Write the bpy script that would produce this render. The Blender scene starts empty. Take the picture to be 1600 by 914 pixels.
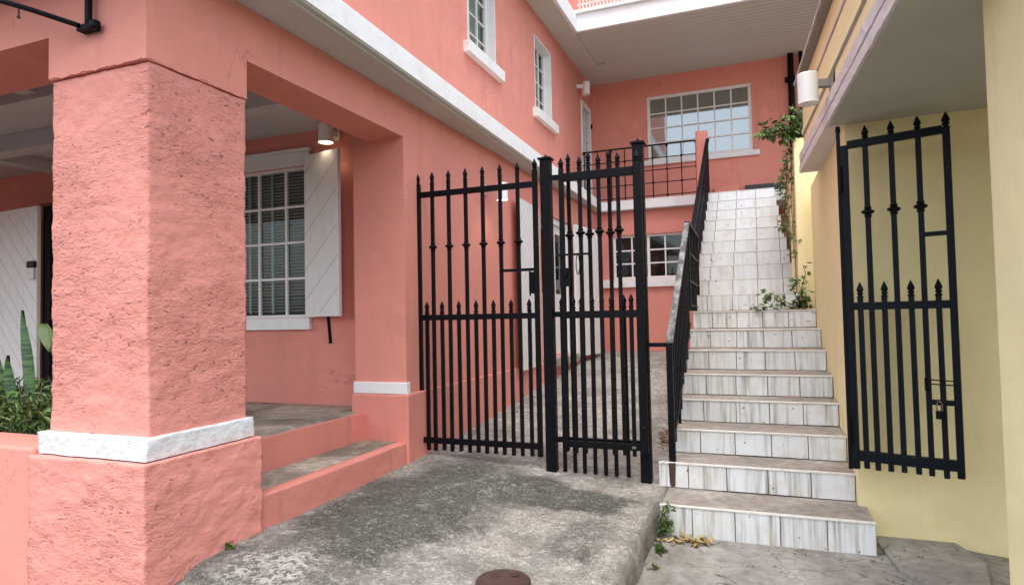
import bpy, bmesh, math, random
from mathutils import Vector, Matrix, noise
random.seed(7)
S = bpy.context.scene
COL = S.collection
R = math.radians

# ------------------------------------------------------------ camera
cam_d = bpy.data.cameras.new("camera")
cam = bpy.data.objects.new("camera", cam_d); COL.objects.link(cam)
cam_d.sensor_width = 36; cam_d.sensor_fit = 'HORIZONTAL'
cam_d.lens = 36 * 996.0 / 1600
cam_d.clip_start = 0.05; cam_d.clip_end = 2000
cx_ = Vector((0.93098685, 0.3644828, -0.02039064))
cd_ = Vector((-0.03212817, 0.026168, -0.99914114))
cf_ = Vector((-0.36363618, 0.93084237, 0.03607223))
m3 = Matrix((cx_, -cd_, -cf_)).transposed()
cam.matrix_world = Matrix.Translation((0, 0, 1.45)) @ m3.to_4x4()
S.camera = cam
S.render.resolution_x = 1024; S.render.resolution_y = 584

# ------------------------------------------------------------ sky, sun, exposure
SUN_EL, SUN_AZ = 70.0, 168.0            # azimuth from +Y towards +X
world = bpy.data.worlds.new("World"); S.world = world; world.use_nodes = True
wn = world.node_tree; wn.nodes.clear()
sky = wn.nodes.new('ShaderNodeTexSky'); sky.sky_type = 'NISHITA'; sky.sun_disc = False
sky.sun_elevation = R(SUN_EL); sky.sun_rotation = R(SUN_AZ)
sky.air_density = 1.0; sky.dust_density = 3.0; sky.ozone_density = 1.0
hs = wn.nodes.new('ShaderNodeHueSaturation'); hs.inputs['Saturation'].default_value = 0.50
bg = wn.nodes.new('ShaderNodeBackground'); bg.inputs[1].default_value = 0.15
wo = wn.nodes.new('ShaderNodeOutputWorld')
wn.links.new(sky.outputs[0], hs.inputs['Color']); wn.links.new(hs.outputs[0], bg.inputs[0])
wn.links.new(bg.outputs[0], wo.inputs[0])
sd = bpy.data.lights.new("sun", 'SUN'); sd.energy = 0.5; sd.angle = R(60); sd.color = (1.0, 0.97, 0.93)
sun = bpy.data.objects.new("sun", sd); COL.objects.link(sun)
dv = Vector((math.sin(R(SUN_AZ)) * math.cos(R(SUN_EL)), math.cos(R(SUN_AZ)) * math.cos(R(SUN_EL)), math.sin(R(SUN_EL))))
sun.rotation_euler = dv.to_track_quat('Z', 'Y').to_euler()
vs = S.view_settings
vs.view_transform = 'Standard'; vs.look = 'None'; vs.gamma = 1; vs.exposure = 1.54; vs.use_curve_mapping = False
S.render.engine = 'CYCLES'
S.cycles.max_bounces = 8; S.cycles.diffuse_bounces = 5

# ------------------------------------------------------------ material helpers
class NT:
    def __init__(s, name):
        s.m = bpy.data.materials.new(name); s.m.use_nodes = True
        s.t = s.m.node_tree; s.n = s.t.nodes; s.l = s.t.links
        s.b = s.n['Principled BSDF']
        tc = s.n.new('ShaderNodeTexCoord'); s.co = tc.outputs['Object']
        s.bump_in = None
    def noise(s, scale, detail=6, rough=0.55, stretch=None, dist=0.0, off=(0, 0, 0)):
        mp = s.n.new('ShaderNodeMapping'); mp.inputs['Scale'].default_value = stretch or (1, 1, 1)
        mp.inputs['Location'].default_value = off
        s.l.new(s.co, mp.inputs[0])
        t = s.n.new('ShaderNodeTexNoise'); t.inputs['Scale'].default_value = scale
        t.inputs['Detail'].default_value = detail; t.inputs['Roughness'].default_value = rough
        t.inputs['Distortion'].default_value = dist
        s.l.new(mp.outputs[0], t.inputs['Vector']); return t.outputs['Fac']
    def voro(s, scale, feature='F1', stretch=None, rnd=1.0):
        mp = s.n.new('ShaderNodeMapping'); mp.inputs['Scale'].default_value = stretch or (1, 1, 1)
        s.l.new(s.co, mp.inputs[0])
        t = s.n.new('ShaderNodeTexVoronoi'); t.feature = feature; t.inputs['Scale'].default_value = scale
        t.inputs['Randomness'].default_value = rnd
        s.l.new(mp.outputs[0], t.inputs['Vector']); return t.outputs['Distance']
    def ramp(s, fac, stops):
        r = s.n.new('ShaderNodeValToRGB'); e = r.color_ramp.elements
        while len(e) < len(stops): e.new(0.5)
        for i, (p, c) in enumerate(stops):
            e[i].position = p; e[i].color = (c, c, c, 1) if isinstance(c, (int, float)) else (*c, 1)
        s.l.new(fac, r.inputs[0]); return r.outputs[0]
    def mix(s, fac, a, b, mode='MIX'):
        x = s.n.new('ShaderNodeMix'); x.data_type = 'RGBA'; x.blend_type = mode
        for k, v in ((0, fac), (6, a), (7, b)):
            if isinstance(v, (int, float)): x.inputs[k].default_value = v if k == 0 else (v, v, v, 1)
            elif isinstance(v, tuple): x.inputs[k].default_value = (*v, 1)
            else: s.l.new(v, x.inputs[k])
        return x.outputs[2]
    def math(s, op, a, b=0.0, clamp=False):
        x = s.n.new('ShaderNodeMath'); x.operation = op; x.use_clamp = clamp
        for k, v in ((0, a), (1, b)):
            if isinstance(v, (int, float)): x.inputs[k].default_value = v
            else: s.l.new(v, x.inputs[k])
        return x.outputs[0]
    def sep(s):
        x = s.n.new('ShaderNodeSeparateXYZ'); s.l.new(s.co, x.inputs[0]); return x.outputs
    def blob(s, cx, cy, rx, ry, soft=0.3, wob=0.25, nsc=3.0):
        """1 inside a noisy ellipse on the XY plane, 0 outside"""
        o = s.sep()
        nx = s.noise(nsc, 4, off=(3, 7, 0)); ny = s.noise(nsc, 4, off=(9, 2, 5))
        X = s.math('ADD', o[0], s.math('MULTIPLY', s.math('SUBTRACT', nx, 0.5), wob * 2))
        Y = s.math('ADD', o[1], s.math('MULTIPLY', s.math('SUBTRACT', ny, 0.5), wob * 2))
        a = s.math('DIVIDE', s.math('SUBTRACT', X, cx), rx); b = s.math('DIVIDE', s.math('SUBTRACT', Y, cy), ry)
        d = s.math('SQRT', s.math('ADD', s.math('MULTIPLY', a, a), s.math('MULTIPLY', b, b)))
        return s.ramp(d, [(max(0, 1 - soft), 1.0), (1.0, 0.0)])
    def bump(s, h, strength=0.3, dist=0.01):
        x = s.n.new('ShaderNodeBump'); x.inputs['Strength'].default_value = strength; x.inputs['Distance'].default_value = dist
        s.l.new(h, x.inputs['Height'])
        if s.bump_in: s.l.new(s.bump_in, x.inputs['Normal'])
        s.bump_in = x.outputs[0]; s.l.new(s.bump_in, s.b.inputs['Normal']); return s
    def color(s, c):
        if isinstance(c, tuple): s.b.inputs['Base Color'].default_value = (*c, 1)
        else: s.l.new(c, s.b.inputs['Base Color'])
        return s
    def rough(s, r):
        if isinstance(r, (int, float)): s.b.inputs['Roughness'].default_value = r
        else: s.l.new(r, s.b.inputs['Roughness'])
        return s

def mul(c, k): return tuple(x * k for x in c)

def plaster(name, c, rough_amt=0.35, lump=0.25, stain=0.12, dirt=(0.25, 0.16, 0.12), cracks=False):
    t = NT(name)
    big = t.noise(0.9, 5); mid = t.noise(6, 6); fine = t.noise(90, 4, 0.6)
    col = t.mix(t.ramp(big, [(0.3, 0.0), (0.7, 1.0)]), mul(c, 0.90), mul(c, 1.06))
    col = t.mix(t.ramp(mid, [(0.35, 0.35), (0.65, 0.0)]), col, mul(c, 0.86))
    # streaky weathering
    st = t.noise(1.6, 5, 0.6, stretch=(3.5, 3.5, 0.5), off=(4, 1, 2))
    col = t.mix(t.math('MULTIPLY', t.ramp(st, [(0.56, 0.0), (0.75, 1.0)]), stain), col, dirt)
    sp = t.noise(38, 3, 0.7)
    col = t.mix(t.math('MULTIPLY', t.ramp(sp, [(0.66, 0.0), (0.74, 1.0)]), stain * 1.5), col, mul(c, 0.6))
    pt = t.noise(0.7, 3, 0.4, dist=0.4, off=(11, 3, 8)); col = t.mix(t.ramp(pt, [(0.53, 0.0), (0.545, 0.5)]), col, mul(c, 0.95))
    if cracks:
        s2 = t.noise(0.8, 6, 0.62, dist=0.7, off=(2, 8, 5))
        l2 = t.math('MULTIPLY', t.ramp(t.math('ABSOLUTE', t.math('SUBTRACT', s2, 0.5)), [(0.0, 1.0), (0.0014, 0.0)]), t.ramp(big, [(0.50, 0.0), (0.56, 1.0)]))
        col = t.mix(t.math('MULTIPLY', l2, 0.4), col, (0.30, 0.10, 0.08))
        chip = t.noise(5.5, 6, 0.6, off=(9, 9, 1)); col = t.mix(t.ramp(chip, [(0.715, 0.0), (0.725, 0.45)]), col, (0.62, 0.42, 0.36))
    t.color(col).rough(0.85)
    t.bump(mid, lump, 0.02); t.bump(fine, rough_amt, 0.004)
    t.b.inputs['Specular IOR Level'].default_value = 0.25
    return t.m

PINK = (0.765, 0.302, 0.238)
M = {}
M['pink'] = plaster('pink_plaster', PINK, 0.5, 0.28, 0.30, (0.40, 0.15, 0.12), True)
M['pink_step'] = plaster('pink_step_plaster', (0.74, 0.28, 0.225), 0.6, 0.45, 0.35)

def rough_pink():
    t = NT('rough_pink_render')
    c = PINK
    zone = t.ramp(t.noise(1.6, 3, 0.5, off=(1, 4, 2)), [(0.42, 0.10), (0.62, 1.0)])       # some areas much rougher than others
    mid = t.noise(9, 7, 0.6, stretch=(1, 1, 1.8), dist=0.5)
    f2 = t.noise(26, 7, 0.62, stretch=(1, 1, 2.4), dist=0.8, off=(2, 2, 2))
    cr = t.noise(11, 8, 0.7, stretch=(1, 1, 2.6), dist=1.2, off=(7, 1, 3))
    fine = t.noise(150, 4, 0.6)
    col = t.mix(t.ramp(mid, [(0.3, 0.0), (0.7, 1.0)]), mul(c, 0.94), (0.775, 0.32, 0.272))
    pit = t.math('MULTIPLY', t.ramp(f2, [(0.26, 1.0), (0.36, 0.0)]), zone)
    crk = t.math('MULTIPLY', t.ramp(cr, [(0.30, 1.0), (0.37, 0.0)]), zone)
    h = t.math('MAXIMUM', pit, crk)
    col = t.mix(t.math('MULTIPLY', h, 0.22), col, (0.42, 0.15, 0.11))
    t.color(col).rough(0.9)
    inv = t.math('SUBTRACT', 1.0, h)
    t.bump(mid, 0.45, 0.022); t.bump(t.math('MULTIPLY', f2, zone), 0.9, 0.020); t.bump(inv, 0.9, 0.012); t.bump(fine, 0.5, 0.003)
    t.b.inputs['Specular IOR Level'].default_value = 0.2
    return t.m
M['pink_rough'] = rough_pink()

def band_white():
    t = NT('rough_white_paint')
    f2 = t.noise(26, 8, 0.65, stretch=(1, 1, 1.8)); mid = t.noise(6, 5)
    col = t.mix(t.ramp(f2, [(0.32, 0.0), (0.5, 1.0)]), (0.58, 0.60, 0.61), (0.72, 0.735, 0.74))
    t.color(col).rough(0.8); t.bump(mid, 0.5, 0.02); t.bump(f2, 0.8, 0.010)
    return t.m
M['white_band'] = band_white()

def white_paint(name, c=(0.78, 0.78, 0.76), dirt=0.3, rgh=0.6):
    t = NT(name)
    a = t.noise(5, 8, 0.65); b = t.noise(40, 5, 0.6)
    col = t.mix(t.math('MULTIPLY', t.ramp(a, [(0.5, 0.0), (0.72, 1.0)]), dirt), c, mul(c, 0.6))
    col = t.mix(t.math('MULTIPLY', t.ramp(b, [(0.6, 0.0), (0.7, 1.0)]), dirt), col, (0.30, 0.29, 0.27))
    t.color(col).rough(rgh); t.bump(b, 0.2, 0.004)
    return t.m
M['white'] = white_paint('white_window_paint', (0.80, 0.80, 0.78), 0.1, 0.45)
M['white_ledge'] = white_paint('weathered_white_ledge', (0.84, 0.84, 0.82), 0.35, 0.75)
M['white_fascia'] = white_paint('white_fascia', (0.82, 0.84, 0.85), 0.08, 0.6)
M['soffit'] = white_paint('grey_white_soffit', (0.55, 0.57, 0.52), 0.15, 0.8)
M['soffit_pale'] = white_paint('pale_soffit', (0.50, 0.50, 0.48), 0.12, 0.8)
M['white_metal'] = white_paint('white_lamp_enamel', (0.82, 0.82, 0.80), 0.06, 0.35)

def wood_board(name, c, ang):
    """white painted shutter boards; grooves are geometry, this is the weathered paint"""
    t = NT(name)
    a = t.noise(3, 6, 0.6, stretch=(1, 6, 6) if ang == 0 else (8, 8, 1)); b = t.noise(22, 6, 0.65)
    col = t.mix(t.math('MULTIPLY', t.ramp(a, [(0.5, 0.0), (0.75, 1.0)]), 0.35), c, mul(c, 0.68))
    col = t.mix(t.math('MULTIPLY', t.ramp(b, [(0.62, 0.0), (0.7, 1.0)]), 0.35), col, (0.3, 0.28, 0.25))
    t.color(col).rough(0.7); t.bump(b, 0.25, 0.004)
    return t.m
M['shutter'] = wood_board('white_shutter_paint', (0.82, 0.80, 0.76), 1)
M['groove'] = NT('dark_groove').color((0.22, 0.21, 0.19)).rough(0.9).m

def black_metal(name='black_gate_paint', c=(0.0022, 0.0024, 0.0036), rgh=0.42, spec=0.13):
    t = NT(name)
    a = t.noise(30, 5, 0.6); b = t.noise(120, 3)
    t.color(t.mix(t.ramp(a, [(0.4, 0.0), (0.7, 1.0)]), c, mul(c, 2.0)))
    ch = t.noise(55, 3, 0.5, off=(3, 1, 4)); c2 = t.mix(t.ramp(ch, [(0.74, 0.0), (0.76, 0.8)]), t.mix(t.ramp(a, [(0.4, 0.0), (0.7, 1.0)]), c, mul(c, 2.0)), (0.16, 0.13, 0.11)); t.color(c2)
    t.rough(t.ramp(a, [(0.3, rgh - 0.1), (0.7, rgh + 0.2)])); t.bump(b, 0.15, 0.002)
    t.b.inputs['Specular IOR Level'].default_value = spec
    return t.m
M['black'] = black_metal()
M['black_blue'] = black_metal('blue_black_gate_paint', (0.0022, 0.0045, 0.0075), 0.40)
def worn():
    t = NT('worn_handrail_top')
    a = t.noise(14, 8, 0.7, stretch=(1, 0.4, 1)); f = t.ramp(a, [(0.44, 0.0), (0.62, 1.0)])
    t.color(t.mix(f, (0.05, 0.05, 0.05), (0.27, 0.27, 0.27))).rough(0.6); return t.m
M['worn'] = worn()
M['steel'] = NT('dull_steel').color((0.22, 0.19, 0.14)).rough(0.4).m
M['steel'].node_tree.nodes['Principled BSDF'].inputs['Metallic'].default_value = 0.8
M['bolt'] = NT('grey_metal').color((0.22, 0.20, 0.18)).rough(0.6).m

def glass(name, dark, refl=0.25, tint=(0.8, 0.88, 0.9)):
    t = NT(name)
    t.color(dark).rough(0.04); t.b.inputs['Specular IOR Level'].default_value = 0.25
    w = t.noise(1.5, 2); t.bump(w, 0.03, 0.02)
    g = t.n.new('ShaderNodeBsdfGlossy'); g.inputs['Roughness'].default_value = 0.03; g.inputs['Color'].default_value = (*tint, 1)
    t.l.new(t.bump_in, g.inputs['Normal'])
    x = t.n.new('ShaderNodeMixShader'); x.inputs[0].default_value = refl
    t.l.new(t.b.outputs[0], x.inputs[1]); t.l.new(g.outputs[0], x.inputs[2])
    t.l.new(x.outputs[0], t.n['Material Output'].inputs['Surface']); return t.m
M['glass_dark'] = glass('dark_room_glass', (0.007, 0.008, 0.009), 0.035)
M['glass_sky'] = glass('reflective_glass', (0.115, 0.125, 0.10), 0.24, (0.85, 0.95, 0.97))
def thin_glass():
    t = NT('clear_pane')
    tr = t.n.new('ShaderNodeBsdfTransparent'); tr.inputs[0].default_value = (0.80, 0.84, 0.83, 1)
    g = t.n.new('ShaderNodeBsdfGlossy'); g.inputs['Roughness'].default_value = 0.02
    x = t.n.new('ShaderNodeMixShader'); x.inputs[0].default_value = 0.025
    t.l.new(tr.outputs[0], x.inputs[1]); t.l.new(g.outputs[0], x.inputs[2])
    t.l.new(x.outputs[0], t.n['Material Output'].inputs['Surface']); return t.m
M['glass_clear'] = thin_glass()
M['blind'] = NT('grey_blind_slats').color((0.52, 0.55, 0.52)).rough(0.6).m
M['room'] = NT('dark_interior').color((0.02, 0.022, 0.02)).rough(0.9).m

def driveway():
    t = NT('mottled_driveway_concrete')
    n1 = t.noise(2.4, 10, 0.68, dist=0.6); n2 = t.noise(9, 10, 0.75, dist=0.8); n3 = t.noise(70, 8, 0.75, dist=0.4); n4 = t.noise(26, 9, 0.75, dist=1.0, off=(4, 4, 1))
    base = t.mix(t.ramp(n2, [(0.36, 0.0), (0.60, 1.0)]), (0.22, 0.205, 0.185), (0.43, 0.405, 0.365))
    base = t.mix(t.ramp(n3, [(0.38, 0.0), (0.54, 1.0)]), (0.16, 0.147, 0.128), base)
    base = t.mix(t.ramp(n4, [(0.53, 0.0), (0.60, 0.8)]), base, (0.56, 0.53, 0.48))
    d1 = t.blob(-2.14, 3.72, 0.66, 1.35, 0.34, 0.40, 2.6)
    d2 = t.blob(-1.22, 4.16, 0.46, 0.28, 0.25, 0.16, 5.0)
    d4 = t.blob(-1.62, 4.25, 0.40, 0.36, 0.2, 0.15, 3.0)
    d3 = t.blob(-2.35, 2.35, 0.75, 0.50, 0.3, 0.35, 2.2)
    d5 = t.blob(-0.98, 3.55, 0.20, 0.42, 0.5, 0.2, 3.0)
    d = t.math('MAXIMUM', t.math('MAXIMUM', d1, t.math('MAXIMUM', d2, d4)), t.math('MULTIPLY', d3, 0.75))
    d = t.math('MAXIMUM', d, t.math('MULTIPLY', d5, 0.6))
    moss = t.mix(t.ramp(n2, [(0.38, 0.0), (0.66, 1.0)]), (0.022, 0.022, 0.018), (0.075, 0.074, 0.062))
    moss = t.mix(t.ramp(n3, [(0.44, 0.0), (0.62, 0.75)]), moss, (0.17, 0.17, 0.145))
    moss = t.mix(t.ramp(n4, [(0.53, 0.0), (0.64, 0.75)]), moss, (0.36, 0.355, 0.31))
    brk = t.math('MULTIPLY', t.ramp(n2, [(0.56, 1.0), (0.66, 0.40)]), t.ramp(n1, [(0.34, 0.7), (0.48, 1.0)]))
    col = t.mix(t.math('MULTIPLY', d, brk), base, moss)
    col = t.mix(t.math('MULTIPLY', t.ramp(n1, [(0.46, 0.0), (0.60, 1.0)]), 0.55), col, (0.115, 0.107, 0.09))
    o = t.sep()
    fl = t.noise(6.5, 9, 0.6, dist=2.0, off=(2, 2, 0)); fk = t.ramp(fl, [(0.685, 0.0), (0.705, 1.0)])
    col = t.mix(t.math('MULTIPLY', fk, 0.8), col, (0.60, 0.58, 0.53))
    # scuffed-off pale area at the foot of the pier
    p1 = t.math('MULTIPLY', t.blob(-2.30, 2.55, 0.30, 0.30, 0.5, 0.25, 4.0), t.ramp(n4, [(0.46, 0.0), (0.54, 1.0)]))
    col = t.mix(t.math('MULTIPLY', p1, 0.8), col, (0.46, 0.44, 0.40))
    s1 = t.noise(3.0, 2, 0.5, dist=2.4, off=(5, 5, 5))
    ln = t.ramp(t.math('ABSOLUTE', t.math('SUBTRACT', s1, 0.5)), [(0.0, 1.0), (0.005, 0.0)])
    s3 = t.noise(5.0, 2, 0.5, dist=3.2, off=(1, 3, 5))
    l3 = t.ramp(t.math('ABSOLUTE', t.math('SUBTRACT', s3, 0.5)), [(0.0, 1.0), (0.006, 0.0)])
    col = t.mix(t.math('MULTIPLY', t.math('MAXIMUM', ln, l3), t.ramp(n4, [(0.42, 0.0), (0.56, 0.6)])), col, (0.42, 0.40, 0.36))
    s2 = t.noise(1.5, 5, 0.6, dist=0.8, off=(1, 8, 5))
    l2 = t.math('MULTIPLY', t.ramp(t.math('ABSOLUTE', t.math('SUBTRACT', s2, 0.44)), [(0.0, 1.0), (0.004, 0.0)]), t.ramp(n1, [(0.48, 0.0), (0.54, 1.0)]))
    col = t.mix(t.math('MULTIPLY', l2, 0.8), col, (0.05, 0.046, 0.04))
    t.color(col).rough(0.9)
    t.bump(n2, 0.5, 0.02); t.bump(n3, 0.8, 0.008); t.bump(n4, 0.5, 0.008); t.bump(fk, 0.3, 0.004)
    t.b.inputs['Specular IOR Level'].default_value = 0.25
    return t.m
M['drive'] = driveway()
def pavement(name, a, b, crack=True):
    t = NT(name)
    n1 = t.noise(1.8, 9, 0.65, dist=0.5, off=(3, 0, 0)); n2 = t.noise(14, 9, 0.7); n3 = t.noise(80, 5, 0.7)
    col = t.mix(t.ramp(n1, [(0.38, 0.0), (0.62, 1.0)]), a, b)
    col = t.mix(t.ramp(n2, [(0.35, 0.55), (0.6, 0.0)]), col, mul(a, 0.55))
    if crack:
        s2 = t.noise(1.9, 4, 0.6, dist=0.9, off=(6, 3, 1))
        l2 = t.ramp(t.math('ABSOLUTE', t.math('SUBTRACT', s2, 0.5)), [(0.0, 1.0), (0.006, 0.0)])
        col = t.mix(t.math('MULTIPLY', l2, 0.85), col, (0.045, 0.042, 0.035)); t.bump(l2, -0.6, 0.02)
    t.color(col).rough(0.9); t.bump(n2, 0.6, 0.015); t.bump(n3, 0.6, 0.006)
    t.b.inputs['Specular IOR Level'].default_value = 0.25
    return t.m
M['pave'] = pavement('lower_pavement_concrete', (0.24, 0.225, 0.20), (0.43, 0.41, 0.375))
M['pad'] = pavement('grey_pad_concrete', (0.27, 0.26, 0.235), (0.42, 0.40, 0.37))
M['tread'] = pavement('stained_tread_concrete', (0.27, 0.24, 0.21), (0.44, 0.395, 0.35), False)
M['porch'] = pavement('damp_porch_floor', (0.22, 0.19, 0.15), (0.60, 0.54, 0.44), False)
M['asphalt'] = pavement('street_asphalt', (0.06, 0.06, 0.06), (0.09, 0.09, 0.088), False)

def tile_mat():
    t = NT('streaked_white_tile')
    g = t.n.new('ShaderNodeNewGeometry'); rnd = g.outputs['Random Per Island']
    st = t.noise(1.0, 6, 0.65, stretch=(34, 34, 1.4)); s2 = t.noise(1.0, 5, 0.6, stretch=(11, 11, 1.0), off=(3, 5, 1))
    m = t.noise(9, 5)
    col = t.mix(rnd, (0.72, 0.75, 0.78), (0.66, 0.66, 0.62))
    f = t.math('MULTIPLY', t.ramp(st, [(0.44, 0.0), (0.62, 1.0)]), t.ramp(s2, [(0.40, 0.0), (0.60, 1.0)]))
    o = t.sep()
    low = t.ramp(t.math('DIVIDE', o[2], 3.4), [(0.42, 1.0), (0.52, 0.25)])   # the sheltered upper flight is cleaner
    col = t.mix(t.math('MULTIPLY', t.math('MULTIPLY', f, 0.90), low), col, (0.24, 0.225, 0.165))
    col = t.mix(t.ramp(m, [(0.50, 0.0), (0.72, 0.5)]), col, (0.55, 0.50, 0.42))
    sp = t.noise(22, 3, 0.5, off=(8, 8, 8))
    col = t.mix(t.ramp(sp, [(0.69, 0.0), (0.715, 0.8)]), col, (0.12, 0.07, 0.05))
    t.color(col).rough(0.32); t.bump(m, 0.05, 0.01)
    return t.m
M['tile'] = tile_mat()
M['grout'] = NT('dark_grout').color((0.09, 0.075, 0.06)).rough(0.95).m
M['nosing'] = white_paint('chipped_nosing', (0.74, 0.71, 0.66), 0.5, 0.6)

YEL = (0.80, 0.62, 0.30)
M['yellow'] = plaster('warm_yellow_plaster', (0.98, 0.86, 0.50), 0.4, 0.25, 0.15, (0.5, 0.38, 0.2))
M['yellow_green'] = plaster('pale_yellow_plaster', (0.88, 0.77, 0.43), 0.45, 0.30, 0.18, (0.45, 0.40, 0.22))
M['yellow_pale'] = plaster('cream_yellow_plaster', (0.96, 0.91, 0.54), 0.6, 0.45, 0.22, (0.5, 0.45, 0.26))
M['cornice'] = plaster('rough_white_cornice', (0.74, 0.70, 0.70), 0.7, 0.5, 0.2, (0.4, 0.38, 0.4))
M['cornice_line'] = plaster('mauve_grey_line', (0.36, 0.32, 0.36), 0.5, 0.3, 0.1)
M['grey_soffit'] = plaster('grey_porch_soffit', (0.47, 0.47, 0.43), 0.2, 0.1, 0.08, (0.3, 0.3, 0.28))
M['brick'] = plaster('weathered_brick', (0.62, 0.47, 0.26), 0.8, 0.9, 0.7, (0.14, 0.10, 0.06))
M['rust'] = NT('rust').m
def rust():
    t = NT('rusted_iron'); a = t.noise(16, 8, 0.7); b = t.noise(70, 4)
    t.color(t.mix(t.ramp(a, [(0.35, 0.0), (0.65, 1.0)]), (0.030, 0.017, 0.014), (0.080, 0.036, 0.028))).rough(0.75)
    t.bump(a, 0.4, 0.01); t.bump(b, 0.4, 0.003); return t.m
M['rust'] = rust()
def leaf(name, c, c2):
    t = NT(name); g = t.n.new('ShaderNodeNewGeometry')
    t.color(t.mix(g.outputs['Random Per Island'], c, c2)).rough(0.45)
    return t.m
M['leaf'] = leaf('leaf_green', (0.035, 0.085, 0.016), (0.13, 0.19, 0.035))
M['leaf_dark'] = leaf('dark_leaf', (0.03, 0.085, 0.015), (0.14, 0.24, 0.045))
M['leaf_vine'] = leaf('vine_leaf', (0.04, 0.085, 0.02), (0.17, 0.20, 0.045))
M['dead'] = leaf('dead_leaf', (0.16, 0.075, 0.035), (0.34, 0.20, 0.09))
M['straw'] = leaf('dry_yellow_leaf', (0.42, 0.34, 0.13), (0.30, 0.20, 0.08))
M['stem'] = NT('stem').color((0.10, 0.07, 0.035)).rough(0.8).m
def snake():
    t = NT('banded_leaf'); w = t.noise(1.0, 3, 0.6, stretch=(4, 4, 55))
    t.color(t.mix(t.ramp(w, [(0.42, 0.0), (0.58, 1.0)]), (0.010, 0.038, 0.010), (0.065, 0.15, 0.035))).rough(0.4); return t.m
M['snake'] = snake()
def emis(name, c, s):
    t = NT(name); t.b.inputs['Emission Color'].default_value = (*c, 1); t.b.inputs['Emission Strength'].default_value = s
    t.color((0.8, 0.8, 0.75)); return t.m
M['bulb'] = emis('lit_lamp_glass', (1.0, 0.86, 0.60), 2.2)
M['plastic_w'] = NT('white_plastic').color((0.7, 0.7, 0.7)).rough(0.4).m
M['plastic_k'] = NT('black_plastic').color((0.01, 0.01, 0.01)).rough(0.4).m

# ------------------------------------------------------------ mesh helpers
class MB:
    def __init__(s): s.v = []; s.f = []; s.mi = []
    def add(s, vs, fs, mi=0):
        o = len(s.v); s.v += [tuple(v) for v in vs]; s.f += [tuple(i + o for i in f) for f in fs]; s.mi += [mi] * len(fs)
        return s
    def hexa(s, p, mi=0):
        return s.add(p, [(0, 3, 2, 1), (4, 5, 6, 7), (0, 1, 5, 4), (1, 2, 6, 5), (2, 3, 7, 6), (3, 0, 4, 7)], mi)
    def box(s, x0, x1, y0, y1, z0, z1, mi=0, fr=None):
        p = [(x0, y0, z0), (x1, y0, z0), (x1, y1, z0), (x0, y1, z0), (x0, y0, z1), (x1, y0, z1), (x1, y1, z1), (x0, y1, z1)]
        if fr: p = [fr(*q) for q in p]
        return s.hexa(p, mi)
    def prism(s, poly, z0, z1, mi=0):
        n = len(poly)
        vs = [(x, y, z0) for x, y in poly] + [(x, y, z1) for x, y in poly]
        fs = [tuple(range(n - 1, -1, -1)), tuple(range(n, 2 * n))] + [(i, (i + 1) % n, n + (i + 1) % n, n + i) for i in range(n)]
        return s.add(vs, fs, mi)
    def bar(s, a, b, w, h=None, mi=0, up=(0, 0, 1)):
        a = Vector(a); b = Vector(b); d = (b - a).normalized(); u = Vector(up)
        if abs(d.dot(u)) > 0.99: u = Vector((0, 1, 0))
        r = d.cross(u).normalized(); u = r.cross(d).normalized(); h = h or w
        q = []
        for c in (a, b):
            for sx, sz in ((-1, -1), (1, -1), (1, 1), (-1, 1)): q.append(c + r * (sx * w / 2) + u * (sz * h / 2))
        return s.hexa(q, mi)
    def tube(s, pts, r, seg=8, mi=0):
        pts = [Vector(p) for p in pts]; n = len(pts); vs = []
        for i, p in enumerate(pts):
            d = (pts[min(i + 1, n - 1)] - pts[max(i - 1, 0)]).normalized()
            u = Vector((0, 0, 1)) if abs(d.z) < 0.9 else Vector((1, 0, 0))
            a = d.cross(u).normalized(); b = d.cross(a)
            rr = r[i] if isinstance(r, (list, tuple)) else r
            for k in range(seg):
                t = 2 * math.pi * k / seg; vs.append(p + a * math.cos(t) * rr + b * math.sin(t) * rr)
        fs = [(i * seg + k, i * seg + (k + 1) % seg, (i + 1) * seg + (k + 1) % seg, (i + 1) * seg + k) for i in range(n - 1) for k in range(seg)]
        fs += [tuple(range(seg)), tuple((n - 1) * seg + k for k in range(seg))]
        return s.add(vs, fs, mi)
    def lathe(s, c, prof, seg=12, mi=0, rot=0.0):
        vs = []; c = Vector(c)
        for r, z in prof:
            for k in range(seg):
                t = 2 * math.pi * k / seg + rot; vs.append(c + Vector((r * math.cos(t), r * math.sin(t), z)))
        n = len(prof)
        fs = [(i * seg + k, i * seg + (k + 1) % seg, (i + 1) * seg + (k + 1) % seg, (i + 1) * seg + k) for i in range(n - 1) for k in range(seg)]
        fs += [tuple(range(seg)), tuple((n - 1) * seg + k for k in range(seg))]
        return s.add(vs, fs, mi)
    def build(s, name, mats, parent=None, bevel=0.0, smooth=False, merge=False, fixn=True):
        me = bpy.data.meshes.new(name); me.from_pydata(s.v, [], s.f)
        if not isinstance(mats, (list, tuple)): mats = [mats]
        for m in mats: me.materials.append(M[m])
        for p, i in zip(me.polygons, s.mi): p.material_index = i
        bm = bmesh.new(); bm.from_mesh(me)
        if merge: bmesh.ops.remove_doubles(bm, verts=bm.verts, dist=1e-5)
        if fixn: bmesh.ops.recalc_face_normals(bm, faces=bm.faces)
        bm.to_mesh(me); bm.free()
        if smooth:
            for p in me.polygons: p.use_smooth = True
        o = bpy.data.objects.new(name, me); COL.objects.link(o)
        if bevel:
            b = o.modifiers.new('bevel', 'BEVEL'); b.width = bevel; b.segments = 2; b.limit_method = 'ANGLE'; b.angle_limit = R(40)
        if parent: attach(o, parent)
        return o

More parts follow.
